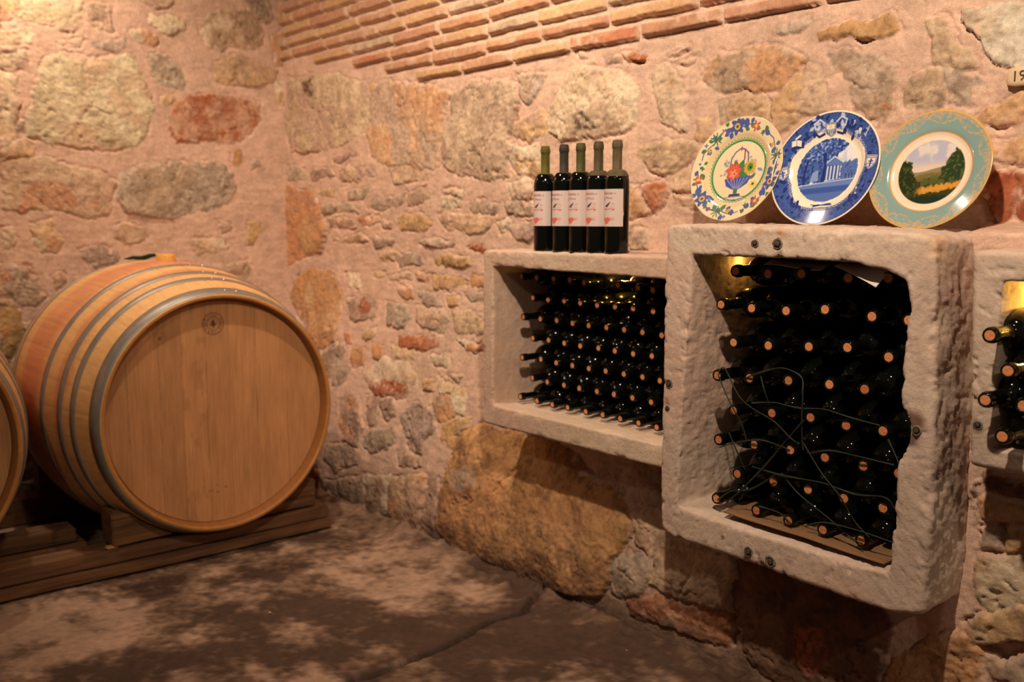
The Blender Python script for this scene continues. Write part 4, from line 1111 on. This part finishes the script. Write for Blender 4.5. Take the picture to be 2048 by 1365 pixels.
    for (x, y) in ((0.48, 0.52), (0.66, 0.50), (0.70, 0.58), (0.55, 0.44)): p.line([(x, y), (x + 0.03, y + 0.04), (x + 0.01, y - 0.03), (x - 0.02, y + 0.02)], 0.006, (190, 196, 214), 0.8)
    for (x, y) in ((-0.55, -0.52), (-0.44, -0.58), (0.52, -0.56)):
        p.disc(x, y + 0.06, 0.022, B2); p.line([(x, y + 0.04), (x + 0.01, y - 0.06)], 0.022, B2); p.line([(x, y - 0.04), (x + 0.07, y - 0.05), (x + 0.07, y - 0.11)], 0.012, B2)
    p.line([(-0.5, -0.5), (-0.45, -0.48)], 0.014, (214, 206, 190)); p.poly([(0.60, -0.38), (0.64, -0.38), (0.61, -0.46), (0.65, -0.50), (0.60, -0.50), (0.62, -0.44)], (206, 204, 200))
    p.line([(0.46, -0.66), (0.62, -0.52)], 0.008, B2)

def paint_land(p, seed):
    X, Y_ = p.X, p.Y; R_ = np.hypot(X, Y_); A = np.arctan2(Y_, X)
    nz = fbm2(X, Y_, 6, 4, 401); nf = fbm2(X, Y_, 24, 3, 402); n5 = fbm2(X, Y_, 50, 2, 403)
    p.c[:] = lin((124, 152, 148)); GO = (186, 156, 116)
    # gilt lace border: garlands hanging from the rim, fine foliage filling
    p.m(sstep(0.90, 0.97, R_ + 0.03 * nf) * (n5 > -0.15), GO, 0.8)
    g = 0.5 + 0.5 * np.cos(A * 11)
    sw = 0.90 - 0.105 * np.abs(np.sin(A * 5.5))
    p.m(sstep(0.022, 0.008, np.abs(R_ - sw)) * (n5 > -0.1), GO, 0.85)
    p.m(sstep(0.02, 0.0, sw - R_) * (nf > 0.02) * (n5 > 0.0), GO, 0.75); p.m(sstep(0.03, 0.01, np.abs(R_ - 0.94)) * (np.sin(A * 44) > 0.1), GO, 0.8)
    p.m((R_ > 0.88) * (R_ < 0.95) * sstep(0.75, 0.95, g) * (n5 > -0.2), GO, 0.8)
    p.m(sstep(0.972, 0.980, R_), (206, 160, 84)); p.m(sstep(0.665, 0.655, R_), (226, 206, 182)); p.ring(0.668, 0.007, (196, 150, 84))
    inn = sstep(0.0, 0.02, 0.545 - R_)
    def v(mask, col, k=1.0): p.m(mask * inn, col, k)
    # plain invented countryside: sky, far hills, meadow, round bushes
    v(np.ones_like(X), (170, 170, 186)); v(sstep(0.0, 0.5, nz + 0.35 - np.abs(Y_ - 0.28) * 1.4), (214, 200, 190), 0.8); v(sstep(0.22, 0.05, Y_), (222, 196, 160), 0.7)
    v(sstep(-0.01, 0.02, 0.045 + 0.03 * np.sin(X * 7) - Y_), (128, 122, 96)); v(sstep(-0.01, 0.02, -0.04 + 0.03 * np.sin(X * 5 + 1) - Y_ + 0.02 * nf), (116, 98, 54))
    v(sstep(-0.02, 0.02, -0.12 + 0.06 * X - Y_ + 0.05 * nf), (56, 58, 34)); 
    bush = poly_sd(X, Y_, [(0.10, -0.2), (0.14, 0.06), (0.26, 0.20), (0.36, 0.34), (0.50, 0.36), (0.60, 0.1), (0.60, -0.22)]) + 0.06 * nz + 0.03 * nf
    v(sstep(-0.01, 0.02, bush), (44, 58, 34)); v(sstep(0.0, 0.02, bush) * sstep(0.05, 0.35, nf), (84, 100, 52), 0.8)
    b2 = poly_sd(X, Y_, [(-0.60, -0.4), (-0.60, 0.16), (-0.46, 0.26), (-0.34, 0.20), (-0.28, 0.02), (-0.22, -0.14), (-0.2, -0.36)]) + 0.06 * nz + 0.03 * nf
    v(sstep(-0.01, 0.02, b2), (40, 48, 28)); v(sstep(0.0, 0.02, b2) * sstep(0.05, 0.35, nf), (74, 88, 44), 0.7)
    for (x, y, r) in [(-0.08, -0.16, 0.09), (0.06, -0.14, 0.10), (0.18, -0.20, 0.08)]: v(sstep(r, r - 0.04, np.hypot(X - x, Y_ - y) + 0.03 * nf), (80, 92, 46), 0.8)
    v(sstep(0.06, 0.0, np.abs(Y_ + 0.30 - 0.10 * X + 0.02 * nz) - 0.02 + 0.05 * nf) * sstep(-0.25, -0.1, X), (206, 146, 58), 0.9)
    v(sstep(-0.01, 0.03, -0.40 - Y_ + 0.03 * nf), (34, 48, 34))
def porcelain(name, gold=False):
    m_, nt, b = new_mat(name)
    at = N(nt, 'ShaderNodeAttribute', attribute_name='Col'); nt.links.new(at.outputs['Color'], b.inputs['Base Color'])
    b.inputs['Roughness'].default_value = 0.12; b.inputs['Specular IOR Level'].default_value = 0.5
    b.inputs['Coat Weight'].default_value = 0.5; b.inputs['Coat Roughness'].default_value = 0.04
    return m_
M_PORC = porcelain('glazed_porcelain')
build_plate('dinner_plate', paint_floral, 0.13, (1452, 442), (1487, 233), 0.045, 0.128, 'cream plate with flower basket and floral rim, leaning leftmost of three', M_PORC, seed=1, scallop=0.004)
build_plate('dinner_plate', paint_blue, 0.13, (1630, 451), (1663, 222), 0.045, 0.128, 'blue and white plate with columned building, leaning between the other two plates', M_PORC, seed=2)
build_plate('dinner_plate', paint_land, 0.13, (1838, 459), (1873, 221), 0.045, 0.128, 'turquoise plate with gilt rim and landscape, leaning rightmost of three', M_PORC, seed=3)

# number plaque at the right edge
Pq = [to_right(2017, 158), to_right(2023, 139), to_right(2034, 136), to_right(2075, 131), to_right(2080, 168), to_right(2032, 174), to_right(2019, 172)]
yq = float(wall_y(np.array(1.45))) - 0.012
cen = np.mean(Pq, 0); Vq = []; ringn = len(Pq)
for sc, dy in ((1.0, 0.012), (1.0, 0.0), (0.94, -0.003), (0.5, -0.003), (0.02, -0.003)):
    for q in Pq: Vq.append((cen[0] + (q[0] - cen[0]) * sc, yq + dy, cen[1] + (q[1] - cen[1]) * sc))
M_PLAQ = rough_mat('painted_tile', color=L4(204, 178, 142), vary=0.08, scales=(40,), rough=0.6, bump=((200, 0.2, 0.001),))
pl = mesh_np('number_plaque', Vq, grid_faces(5, ringn, True)[:, ::-1], M_PLAQ, smooth=False)
tag(pl, 'small cream tile numbered 19 set in the mortar at the upper right edge', 'number plaque')
tvn, tfn = text_mesh('19', 0.030); c19 = np.array(to_right(2044, 154))
tn = mesh_np('painted_number', np.column_stack([tvn[:, 0] + c19[0], np.full(len(tvn), yq - 0.0042), tvn[:, 1] + c19[1]]), tfn, plain('dark_paint', L4(70, 44, 34), 0.7), smooth=False, parent=pl)

# ------------------------------------------------------------------ papers, cardboard and twine in the tall trough
def sheet(pts4, nx, ny, mat, name, amp, seed, parent=None, thick=0.0008):
    a, b_, c, d = [np.array(q, float) for q in pts4]
    s_, t_ = np.meshgrid(np.linspace(0, 1, nx), np.linspace(0, 1, ny), indexing='ij'); s_ = s_[..., None]; t_ = t_[..., None]
    P = a * (1 - s_) * (1 - t_) + b_ * s_ * (1 - t_) + c * s_ * t_ + d * (1 - s_) * t_
    nv = np.cross(b_ - a, d - a); nv /= np.linalg.norm(nv)
    P = P + nv * (amp * fbm3(P, 9, 3, seed))[..., None]
    V2 = np.concatenate([P.reshape(-1, 3), (P + nv * thick).reshape(-1, 3)])
    F1 = grid_faces(nx, ny); F2 = F1[:, ::-1] + nx * ny
    # rim
    idx = [i * ny for i in range(nx)] + [(nx - 1) * ny + j for j in range(1, ny)] + [i * ny + ny - 1 for i in range(nx - 2, -1, -1)] + [j for j in range(ny - 2, 0, -1)]
    rim = np.array([[idx[k], idx[(k + 1) % len(idx)], idx[(k + 1) % len(idx)] + nx * ny, idx[k] + nx * ny] for k in range(len(idx))])
    return mesh_np(name, V2, np.concatenate([F1, F2, rim]), mat, parent=parent)
M_PAPER = rough_mat('white_paper', color=L4(205, 196, 190), vary=0.05, scales=(30,), rough=0.85, bump=((40, 0.15, 0.002),))
def h3(x, y, Y0): return hit(x, y, 1, Y0)
sp = sheet([h3(1528, 530, -0.07), h3(1640, 540, -0.085), h3(1660, 528, -0.02), h3(1545, 517, -0.02)], 24, 10, M_PAPER, 'paper_sheet', 0.012, 7)
tag(sp, 'crumpled white paper lying on the top bottles, left sheet', 'paper', 'papers on the bottles in the tall trough')
sp = sheet([h3(1668, 534, -0.105), h3(1751, 577, -0.120), h3(1783, 538, -0.085), h3(1690, 526, -0.04)], 24, 14, M_PAPER, 'paper_sheet', 0.006, 9)
tag(sp, 'folded white paper with a corner hanging down over the top bottles', 'paper', 'papers on the bottles in the tall trough')
M_CARD = rough_mat('cardboard', color=L4(124, 92, 62), vary=0.15, scales=(12, 120), rough=0.9, bump=((60, 0.3, 0.002),), stretch=(1, 8, 1))
zc = iB[3][0][1] + 0.006
sp = sheet([(2.36, -0.118, zc + 0.004), (iB[2][0][0] - 0.025, -0.122, iB[2][0][1] + 0.010), (iB[2][0][0] - 0.025, 0.20, iB[2][0][1] + 0.012), (2.30, 0.20, zc + 0.004)], 40, 30, M_CARD, 'cardboard_sheet', 0.003, 12, thick=0.003)
tag(sp, 'brown cardboard sheet under the bottles in the tall trough', 'cardboard')
M_TWINE = rough_mat('green_raffia', color=L4(38, 44, 28), vary=0.3, scales=(150,), rough=0.5, bump=((400, 0.4, 0.001),))
strands = [
    [(1436, 742), (1452, 740), (1478, 788), (1500, 815), (1545, 845), (1580, 875), (1600, 890)],
    [(1600, 880), (1640, 945), (1680, 995), (1712, 1040), (1745, 1085)],
    [(1490, 760), (1520, 742), (1560, 741), (1600, 750), (1607, 790), (1606, 850), (1606, 900)],
    [(1520, 748), (1532, 780), (1540, 812)],
    [(1500, 808), (1545, 806), (1600, 815), (1650, 822), (1700, 832), (1760, 855)],
    [(1610, 838), (1570, 885), (1525, 930), (1480, 985), (1455, 1003)],
    [(1440, 892), (1470, 890), (1520, 878), (1560, 895), (1578, 902)],
    [(1618, 905), (1660, 902), (1720, 915), (1790, 928)],
    [(1505, 935), (1560, 948), (1640, 970), (1710, 985), (1770, 998), (1790, 1015)],
    [(1565, 950), (1600, 985), (1650, 1035), (1700, 1075), (1722, 1088)],
    [(1455, 868), (1475, 905), (1492, 938)],
    [(1435, 1000), (1460, 985), (1500, 975), (1550, 955)],
    [(1520, 1010), (1560, 1030), (1580, 1045)],
    [(1610, 1050), (1650, 1047), (1720, 1062), (1790, 1085)],
    [(1775, 880), (1790, 915), (1795, 930)],
    [(1440, 755), (1460, 800), (1480, 850), (1490, 880)],
]
tw = empty('tied_twine', h3(1600, 880, -0.105)); tag(tw, 'green raffia twine criss-crossing the bottle necks in the tall trough', 'twine')
org = Vector(h3(1600, 880, -0.105))
for i, sN in enumerate(strands):
    pts = []
    for k, (x, y) in enumerate(sN):
        Yp = YTB + 0.013 if k in (0, len(sN) - 1) else YTB - 0.006
        pts.append(Vector(h3(x + 3 * math.sin(k * 5.1 + i * 2), y + 3 * math.cos(k * 3.7 + i), YTB - 0.004 + 0.008 * math.sin(k * 2.1 + i))) - org)
    V1, F1 = merge([tube('s', pts, 0.0015, None, sub=8), tube('s', [q + Vector((0.0018, -0.0012, 0.002 * math.sin(k * 3 + i))) for k, q in enumerate(pts)], 0.0013, None, sub=8)])
    mesh_np('strand', V1, F1, M_TWINE, parent=tw)

# ------------------------------------------------------------------ barrels
def wood_mat(name, c1, c2, stretch, scale=6, rough=0.55, bump=0.25, attr=False):
    m_, nt, b = new_mat(name); lk = nt.links.new
    tc = N(nt, 'ShaderNodeTexCoord'); mp = N(nt, 'ShaderNodeMapping'); mp.inputs['Scale'].default_value = stretch; lk(tc.outputs['Object'], mp.inputs[0])
    nz = N(nt, 'ShaderNodeTexNoise'); nz.inputs['Scale'].default_value = scale; nz.inputs['Detail'].default_value = 8; nz.inputs['Roughness'].default_value = 0.6; nz.inputs['Distortion'].default_value = 0.6
    lk(mp.outputs[0], nz.inputs['Vector'])
    mr = N(nt, 'ShaderNodeMapRange'); mr.inputs['From Min'].default_value = 0.32; mr.inputs['From Max'].default_value = 0.68; lk(nz.outputs['Fac'], mr.inputs['Value'])
    mx = N(nt, 'ShaderNodeMix', data_type='RGBA'); lk(mr.outputs[0], mx.inputs['Factor']); mx.inputs['A'].default_value = c1; mx.inputs['B'].default_value = c2
    col = mx.outputs['Result']
    if attr:
        at = N(nt, 'ShaderNodeAttribute', attribute_name='Col'); m2 = N(nt, 'ShaderNodeMix', data_type='RGBA', blend_type='MULTIPLY'); m2.inputs['Factor'].default_value = 1
        lk(col, m2.inputs['A']); lk(at.outputs['Color'], m2.inputs['B']); col = m2.outputs['Result']
    lk(col, b.inputs['Base Color']); b.inputs['Roughness'].default_value = rough; b.inputs['Specular IOR Level'].default_value = 0.35
    bp = N(nt, 'ShaderNodeBump'); bp.inputs['Strength'].default_value = bump; bp.inputs['Distance'].default_value = 0.003; lk(nz.outputs['Fac'], bp.inputs['Height']); lk(bp.outputs[0], b.inputs['Normal'])
    return m_
M_HEAD = wood_mat('oak_head', (0.95, 0.95, 0.95, 1), (0.72, 0.70, 0.68, 1), (1, 22, 1.2), 7, attr=True, bump=0.12)
M_STAVE = wood_mat('oak_staves', (0.96, 0.96, 0.96, 1), (0.78, 0.76, 0.74, 1), (0.6, 14, 14), 5, attr=True, bump=0.15)
M_HOOP, _nt, _b = new_mat('galvanised_hoop')
_nz = N(_nt, 'ShaderNodeTexNoise'); _nz.inputs['Scale'].default_value = 30; _tc = N(_nt, 'ShaderNodeTexCoord'); _nt.links.new(_tc.outputs['Object'], _nz.inputs['Vector'])
_mx = N(_nt, 'ShaderNodeMix', data_type='RGBA'); _mx.inputs['A'].default_value = L4(158, 150, 140); _mx.inputs['B'].default_value = L4(128, 121, 112); _nt.links.new(_nz.outputs['Fac'], _mx.inputs['Factor']); _nt.links.new(_mx.outputs['Result'], _b.inputs['Base Color'])
_b.inputs['Metallic'].default_value = 0.5; _b.inputs['Roughness'].default_value = 0.46
HR, BR, HL = 0.398, 0.494, 0.525      # head radius, belly radius, half length
def brad(x): return HR + (BR - HR) * (1 - (abs(x) / HL) ** 2.05)
def make_barrel(cx, cy, cz, label, stain=True, seed=3):
    root = empty('oak_barrel', (cx, cy, cz)); tag(root, label, 'barrel', 'oak barrels on the timber rack')
    ns = 34; seg = ns * 12
    xs = np.concatenate([np.linspace(HL, HL - 0.02, 3), np.linspace(HL - 0.03, -HL + 0.03, 70), np.linspace(-HL + 0.02, -HL, 3)])
    a = np.arange(seg) * 2 * math.pi / seg
    Xg, Ag = np.meshgrid(xs, a, indexing='ij'); Rg = np.vectorize(brad)(Xg)
    joint = np.abs(((Ag / (2 * math.pi) * ns) % 1) - 0.5) * 2          # 1 at stave joints
    Rg = Rg - 0.0005 * sstep(0.95, 1.0, joint)
    V_ = np.stack([Xg, Rg * np.sin(Ag), Rg * np.cos(Ag)], -1)
    rs_ = np.random.RandomState(seed); tone = rs_.uniform(0.93, 1.04, ns)[((Ag / (2 * math.pi) * ns).astype(int)) % ns]
    base = lin((226, 174, 112)) * tone[..., None]
    n1_ = fbm3(V_, 5, 4, seed)
    wine = lin((196, 106, 82)); wn = (sstep(0.15, 0.05, np.abs(Xg - 0.06) + 0.07 * n1_ + 0.05 * fbm3(V_ * np.array([1, .2, .2]), 22, 2, seed + 2)) * (0.62 + 0.5 * n1_) + sstep(0.03, 0.0, np.abs(np.abs(Xg) - 0.30) - 0.02 + 0.05 * n1_) * 0.55)
    wn = np.clip(wn, 0, 0.85) * sstep(-0.7, 0.3, np.cos(Ag) + 0.3)
    if not stain: wn = wn * 0.2
    Cb = base * (1 - wn[..., None]) + wine * wn[..., None]
    Cb = Cb * (1 - 0.12 * sstep(0.95, 1.0, joint))[..., None]
    # front and back chime end-grain + inner croze down to the head
    rin = HR - 0.022
    def extra(sx):
        rr_ = np.array([HR - 0.002, HR - 0.006, HR - 0.011, HR - 0.013, HR - 0.018, rin]); xx = np.array([HL + 0.001, HL + 0.0015, HL + 0.001, HL - 0.002, HL - 0.022, HL - 0.05]) * sx
        E = np.zeros((6, seg, 3)); E[..., 0] = xx[:, None]; E[..., 1] = rr_[:, None] * np.sin(a); E[..., 2] = rr_[:, None] * np.cos(a)
        t_ = rs_.uniform(0.8, 1.05, ns)[((a / (2 * math.pi) * ns).astype(int)) % ns]
        Ce = np.ones((6, seg, 3)) * lin((196, 132, 66)) * t_[None, :, None]; Ce[3:] = lin((150, 96, 48))
        return E, Ce
    E1, C1 = extra(1); E2, C2 = extra(-1)
    Vall = np.concatenate([E1[::-1], V_, E2]); Call = np.concatenate([C1[::-1], Cb, C2])
    Cst = Call
    mesh_np('staves', Vall, grid_faces(len(Vall), seg, True)[:, ::-1], M_STAVE, Cst, parent=root)
    # heads: boards with joints
    for sx in (1, -1):
        ny = 220; g = np.linspace(-1, 1, ny); Yg, Zg = np.meshgrid(g, g, indexing='ij')
        # square-to-disc mapping
        Yd = Yg * np.sqrt(1 - Zg ** 2 / 2) * rin; Zd = Zg * np.sqrt(1 - Yg ** 2 / 2) * rin
        nb = 8; bounds = np.array([-1, -.80, -.53, -.33, -.11, .10, .36, .66, 1.0]) * rin
        idx = np.clip(np.searchsorted(bounds, Yd) - 1, 0, nb - 1)
        tn_ = np.array([0.90, 0.97, 0.90, 1.05, 0.95, 0.98, 1.03, 0.97])[idx]
        dj = np.min(np.abs(Yd[..., None] - bounds[1:-1]), -1)
        n2_ = fbm2(Yd * 3, Zd, 8, 4, seed + 5); fleck = fbm2(Yd, Zd * 0.5, 46, 3, seed + 6)
        Ch = lin((196, 140, 92)) * tn_[..., None] * (1 + 0.16 * n2_)[..., None]
        Ch = Ch * (1 - 0.16 * sstep(0.15, 0.4, fleck) * (idx == 3))[..., None]
        Ch = Ch * (1 - 0.28 * sstep(0.0022, 0.0, dj))[..., None]
        if sx == 1:
            ink = lin((70, 38, 16))
            def st_(mask, k=0.8):
                nonlocal Ch; mk = np.clip(mask * k, 0, 1)[..., None]; Ch = Ch * (1 - mk) + ink * mk
            # round cooper's stamp with a small tree
            yc, zc_ = -0.627 + 0.615, 0.803 - 0.504
            dy_, dz_ = Yd - yc, Zd - zc_; rr_ = np.hypot(dy_, dz_); an_ = np.arctan2(dz_, dy_)
            st_(sstep(0.0022, 0.0010, np.abs(rr_ - 0.0365)), 0.7); st_(sstep(0.0022, 0.001, np.abs(rr_ - 0.0215)), 0.6)
            st_(sstep(0.0055, 0.0045, np.abs(rr_ - 0.029)) * (np.sin(an_ * 17) > -0.2) * (np.sin(rr_ * 1400 + an_ * 31) > -0.3), 0.65)
            st_(poly_mask(dy_, dz_, [(-0.003, -0.013), (0.003, -0.013), (0.003, -0.008), (0.009, -0.006), (0.007, 0.004), (0.0, 0.017), (-0.007, 0.004), (-0.009, -0.006), (-0.003, -0.008)]), 0.85)
            dk = np.hypot((Yd + 0.806 - 0.615), (Zd - (0.767 - 0.504)) * 1.0); st_(sstep(0.0085, 0.002, np.hypot((Yd - (-0.806 + 0.615)) * 1.2, (Zd - 0.263) * 0.75)), 0.7)
            st_(sstep(0.002, 0.001, np.abs(np.hypot(Yd - (-0.806 + 0.615), Zd - 0.263) - 0.020)) * 1.0, 0.25)
            for (yy, zz, ww) in ((-0.045, -0.268, 0.010), (-0.018, -0.275, 0.006), (0.010, -0.262, 0.008), (-0.02, -0.250, 0.004)):
                st_(sstep(1.0, 0.6, np.hypot((Yd - yy) / ww, (Zd - zz) / 0.004)), 0.5)
        Xh = np.full(Yd.shape, sx * (HL - 0.036)) - sx * 0.0012 * sstep(0.003, 0.0, dj)
        Fh = grid_faces(ny, ny)
        mesh_np('barrel_head', np.stack([Xh, Yd, Zd], -1), Fh if sx == 1 else Fh[:, ::-1], M_HEAD, Ch, parent=root)
    # hoops with rivets
    for x0, x1 in [(HL - 0.050, HL - 0.003), (0.375, 0.402), (0.300, 0.328), (0.175, 0.205)]:
        for sx in (1, -1):
            pr = []
            for x, dr in ((x0, 0.0003), (x0, 0.0022), ((x0 + x1) / 2, 0.0026), (x1, 0.0022), (x1, 0.0003)): pr.append((x * sx, brad(x) + dr))
            aa = np.arange(180) * 2 * math.pi / 180; Q = np.zeros((5, 180, 3))
            for k, (x, r) in enumerate(pr): Q[k, :, 0] = x; Q[k, :, 1] = r * np.sin(aa); Q[k, :, 2] = r * np.cos(aa)
            Fh = grid_faces(5, 180, True); parts = [(Q.reshape(-1, 3), Fh if sx == 1 else Fh[:, ::-1])]
            hp = mesh_np('hoop', parts[0][0], parts[0][1], M_HOOP, parent=root)
            if sx == 1:
                for dx in (-0.04, 0.04):
                    xm = (x0 + x1) / 2; r = brad(xm) + 0.0026; th = 0.12 + dx * 1.2
                    rv, rf = lathe_np([(0.0, 0.003), (0.003, 0.0026), (0.005, 0.001), (0.0055, 0)], 12); rv = rv.reshape(-1, 3)
                    W = np.column_stack([xm + rv[:, 0], (r + rv[:, 2]) * math.sin(th) + rv[:, 1], (r + rv[:, 2]) * math.cos(th)])
                    mesh_np('rivet', W, rf, M_RIV, parent=hp)
    return root
def poly_mask(x, y, P): return sstep(-0.001, 0.001, poly_sd(x, y, P))
M_RIV = plain('bright_rivet', L4(200, 196, 188), 0.3, 0.9)
BX = 0.68 - HL
b1 = make_barrel(BX, -0.615, 0.504, 'oak barrel on the timber rack in the corner, stamped round emblem on its head', True, 3)
b2 = make_barrel(BX, -1.632, 0.504, 'oak barrel mostly cut off by the left edge of the photo', True, 8)
# bung and the little green leaf on top of the first barrel
bv, bf = lathe_np([(0.0, 0.020), (0.028, 0.020), (0.032, 0.017), (0.034, -0.010)], 32)
bg = mesh_np('bung', bv, bf, wood_mat('bung_wood', L4(226, 168, 84), L4(200, 136, 60), (1, 8, 8), 10, 0.6), parent=b1); bg.location = (0.055, 0.0, BR + 0.004); bg['label'] = 'pale wooden bung'
gl = []
for t_ in np.linspace(0, 1, 15):     # a curled leaf, keel up, pointing away from the bung
    wv = 0.014 * math.sin(math.pi * min(1, 0.18 + t_ * 0.8)) ** 0.7 + 0.001
    for s_ in (-1, -0.5, 0, 0.5, 1): gl.append((-0.10 * t_ + s_ * wv * 0.5, -0.075 * t_ + s_ * wv * 0.4, 0.020 - 0.016 * t_ - abs(s_) * wv * 0.9 + 0.002 * math.sin(t_ * 11)))
gl = np.array(gl); gv = np.concatenate([gl, gl + (0.0, 0, 0.0015)])
gf = np.concatenate([grid_faces(15, 5), grid_faces(15, 5)[:, ::-1] + 75])
lf = mesh_np('green_leaf', gv, gf, plain('dark_green_leaf', L4(14, 44, 22), 0.4)); lf.location = (BX + 0.025, -0.615 - 0.030, 0.504 + BR + 0.004)
tag(lf, 'dark green leaf lying on top of the barrel beside its bung', 'leaf')

# ------------------------------------------------------------------ timber rack under the barrels
M_TIMB = wood_mat('old_timber', L4(122, 84, 52), L4(70, 46, 30), (9, 0.8, 12), 4, 0.75, 0.5)
def saddle(x, y, z):      # timbers are cut away where a barrel's belly sits in them
    for cy in (-0.615, -1.632):
        r = brad(x - BX) + 0.006 if abs(x - BX) < HL else 0; dy_ = y - cy
        if abs(dy_) < r: z = max(0.007, min(z, 0.504 - math.sqrt(r * r - dy_ * dy_)))
    return z
def beam(name, x0, x1, y0, y1, z0, z1, parent=None, seed=1, top=saddle):
    nx, ny, nz_ = 5, max(4, int((y1 - y0) / 0.03)), 5
    bm = bmesh.new(); bmesh.ops.create_cube(bm, size=1.0)
    ys = np.linspace(0, 1, ny)
    bmesh.ops.bevel(bm, geom=bm.edges[:], offset=0.0, segments=1) if False else None
    for v in bm.verts: v.co = ((v.co.x + .5) * (x1 - x0) + x0, (v.co.y + .5) * (y1 - y0) + y0, (v.co.z + .5) * (z1 - z0) + z0)
    le = [e for e in bm.edges if abs(e.verts[0].co.y - e.verts[1].co.y) > 1e-4]
    bmesh.ops.subdivide_edges(bm, edges=le, cuts=ny, use_grid_fill=True)
    bmesh.ops.bevel(bm, geom=[e for e in bm.edges if len(e.link_faces) == 2 and e.calc_face_angle(0) > 0.5], offset=0.004, segments=2, affect='EDGES')
    co = np.array([v.co[:] for v in bm.verts]); d = np.stack([fbm3(co, 6, 3, seed), fbm3(co, 6, 3, seed + 1), fbm3(co, 6, 3, seed + 2)], -1) * 0.004
    d[:, 1] *= 0.5
    for v, q in zip(bm.verts, d): v.co = v.co + Vector(q); v.co.z = max(v.co.z, 0.001 if z0 <= 0.001 else z0 - 0.003)
    if top:
        for v in bm.verts: v.co.z = top(v.co.x, v.co.y, v.co.z)
    me = bpy.data.meshes.new(name); bm.to_mesh(me); bm.free(); me.materials.append(M_TIMB)
    o_ = bpy.data.objects.new(name, me); COL.objects.link(o_)
    if parent: o_.parent = parent
    return o_
rack = empty('timber_rack', (0, 0, 0)); tag(rack, 'low rack of rough timber beams on the floor under the barrels', 'barrel rack')
beam('rail', 0.505, 0.624, -2.9, -0.192, 0.006, 0.044, rack, 1)
beam('rail', 0.515, 0.617, -2.9, -0.200, 0.048, 0.094, rack, 5)
beam('rail', 0.300, 0.420, -2.9, -1.00, 0.006, 0.075, rack, 9)
beam('rail', 0.315, 0.410, -1.32, -1.03, 0.078, 0.128, rack, 13)
beam('rail', -0.27, -0.15, -2.9, -0.15, 0.006, 0.10, rack, 17)
beam('rail', -0.25, -0.14, -2.9, -1.10, 0.103, 0.165, rack, 21)
beam('rail', 0.36, 0.50, -0.50, -0.21, 0.006, 0.115, rack, 25)
def chock(x0, x1, y0, y1, z0, z1, cy, label, seed):
    def top(x, y, z):
        if z < z0 + 0.02: return z
        r = brad(x - BX) + 0.007; dy_ = y - cy
        zb = 0.504 - math.sqrt(max(r * r - dy_ * dy_, 0.0)); return min(z, zb)
    o_ = beam('wedge_chock', x0, x1, y0, y1, z0, z1, None, seed, top); tag(o_, label, 'wedge', 'wooden wedges beside the barrels'); return o_
chock(0.50, 0.612, -0.975, -0.78, 0.100, 0.215, -0.615, 'wooden block wedged under the left side of the stamped barrel', 31)
chock(0.50, 0.612, -0.47, -0.25, 0.100, 0.20, -0.615, 'wooden block wedged under the right side of the stamped barrel', 33)
chock(-0.25, -0.16, -1.00, -0.82, 0.101, 0.24, -0.615, 'rear wooden block in the dark behind the stamped barrel', 35)
chock(0.50, 0.612, -1.47, -1.30, 0.100, 0.20, -1.632, 'wooden block wedged beside the barrel cut off at the left edge', 37)
chip_ = beam('wood_chip', 0.585, 0.612, -0.995, -0.955, 0.096, 0.104, None, 41); tag(chip_, 'small pale splinter lying on the front rail by the wedge', 'wood chip')
chip_.data.materials.clear(); chip_.data.materials.append(wood_mat('fresh_wood', L4(224, 176, 110), L4(180, 126, 66), (9, 1, 9), 6))
# loose pebbles on the floor
M_PEB = rough_mat('pebble', color=L4(196, 160, 140), vary=0.2, scales=(60,), rough=0.8)
for (x, y, r_, lab) in [(1253, 1303, 0.0045, 'small pinkish pebble on the floor at the foot of the right wall'), (540, 1226, 0.004, 'tiny pale pebble on the floor in front of the rack')]:
    P = hit(x, y, 2, 0.004); bm = bmesh.new(); bmesh.ops.create_icosphere(bm, subdivisions=3, radius=r_)
    for v in bm.verts: v.co *= 1 + 0.25 * math.sin(v.co.x * 900 + 1) * math.cos(v.co.y * 700); v.co.z *= 0.7
    me = bpy.data.meshes.new('pebble'); bm.to_mesh(me); bm.free(); me.materials.append(M_PEB); me.polygons.foreach_set('use_smooth', np.ones(len(me.polygons), bool))
    o_ = bpy.data.objects.new('pebble', me); COL.objects.link(o_); o_.location = P; tag(o_, lab, 'pebble')
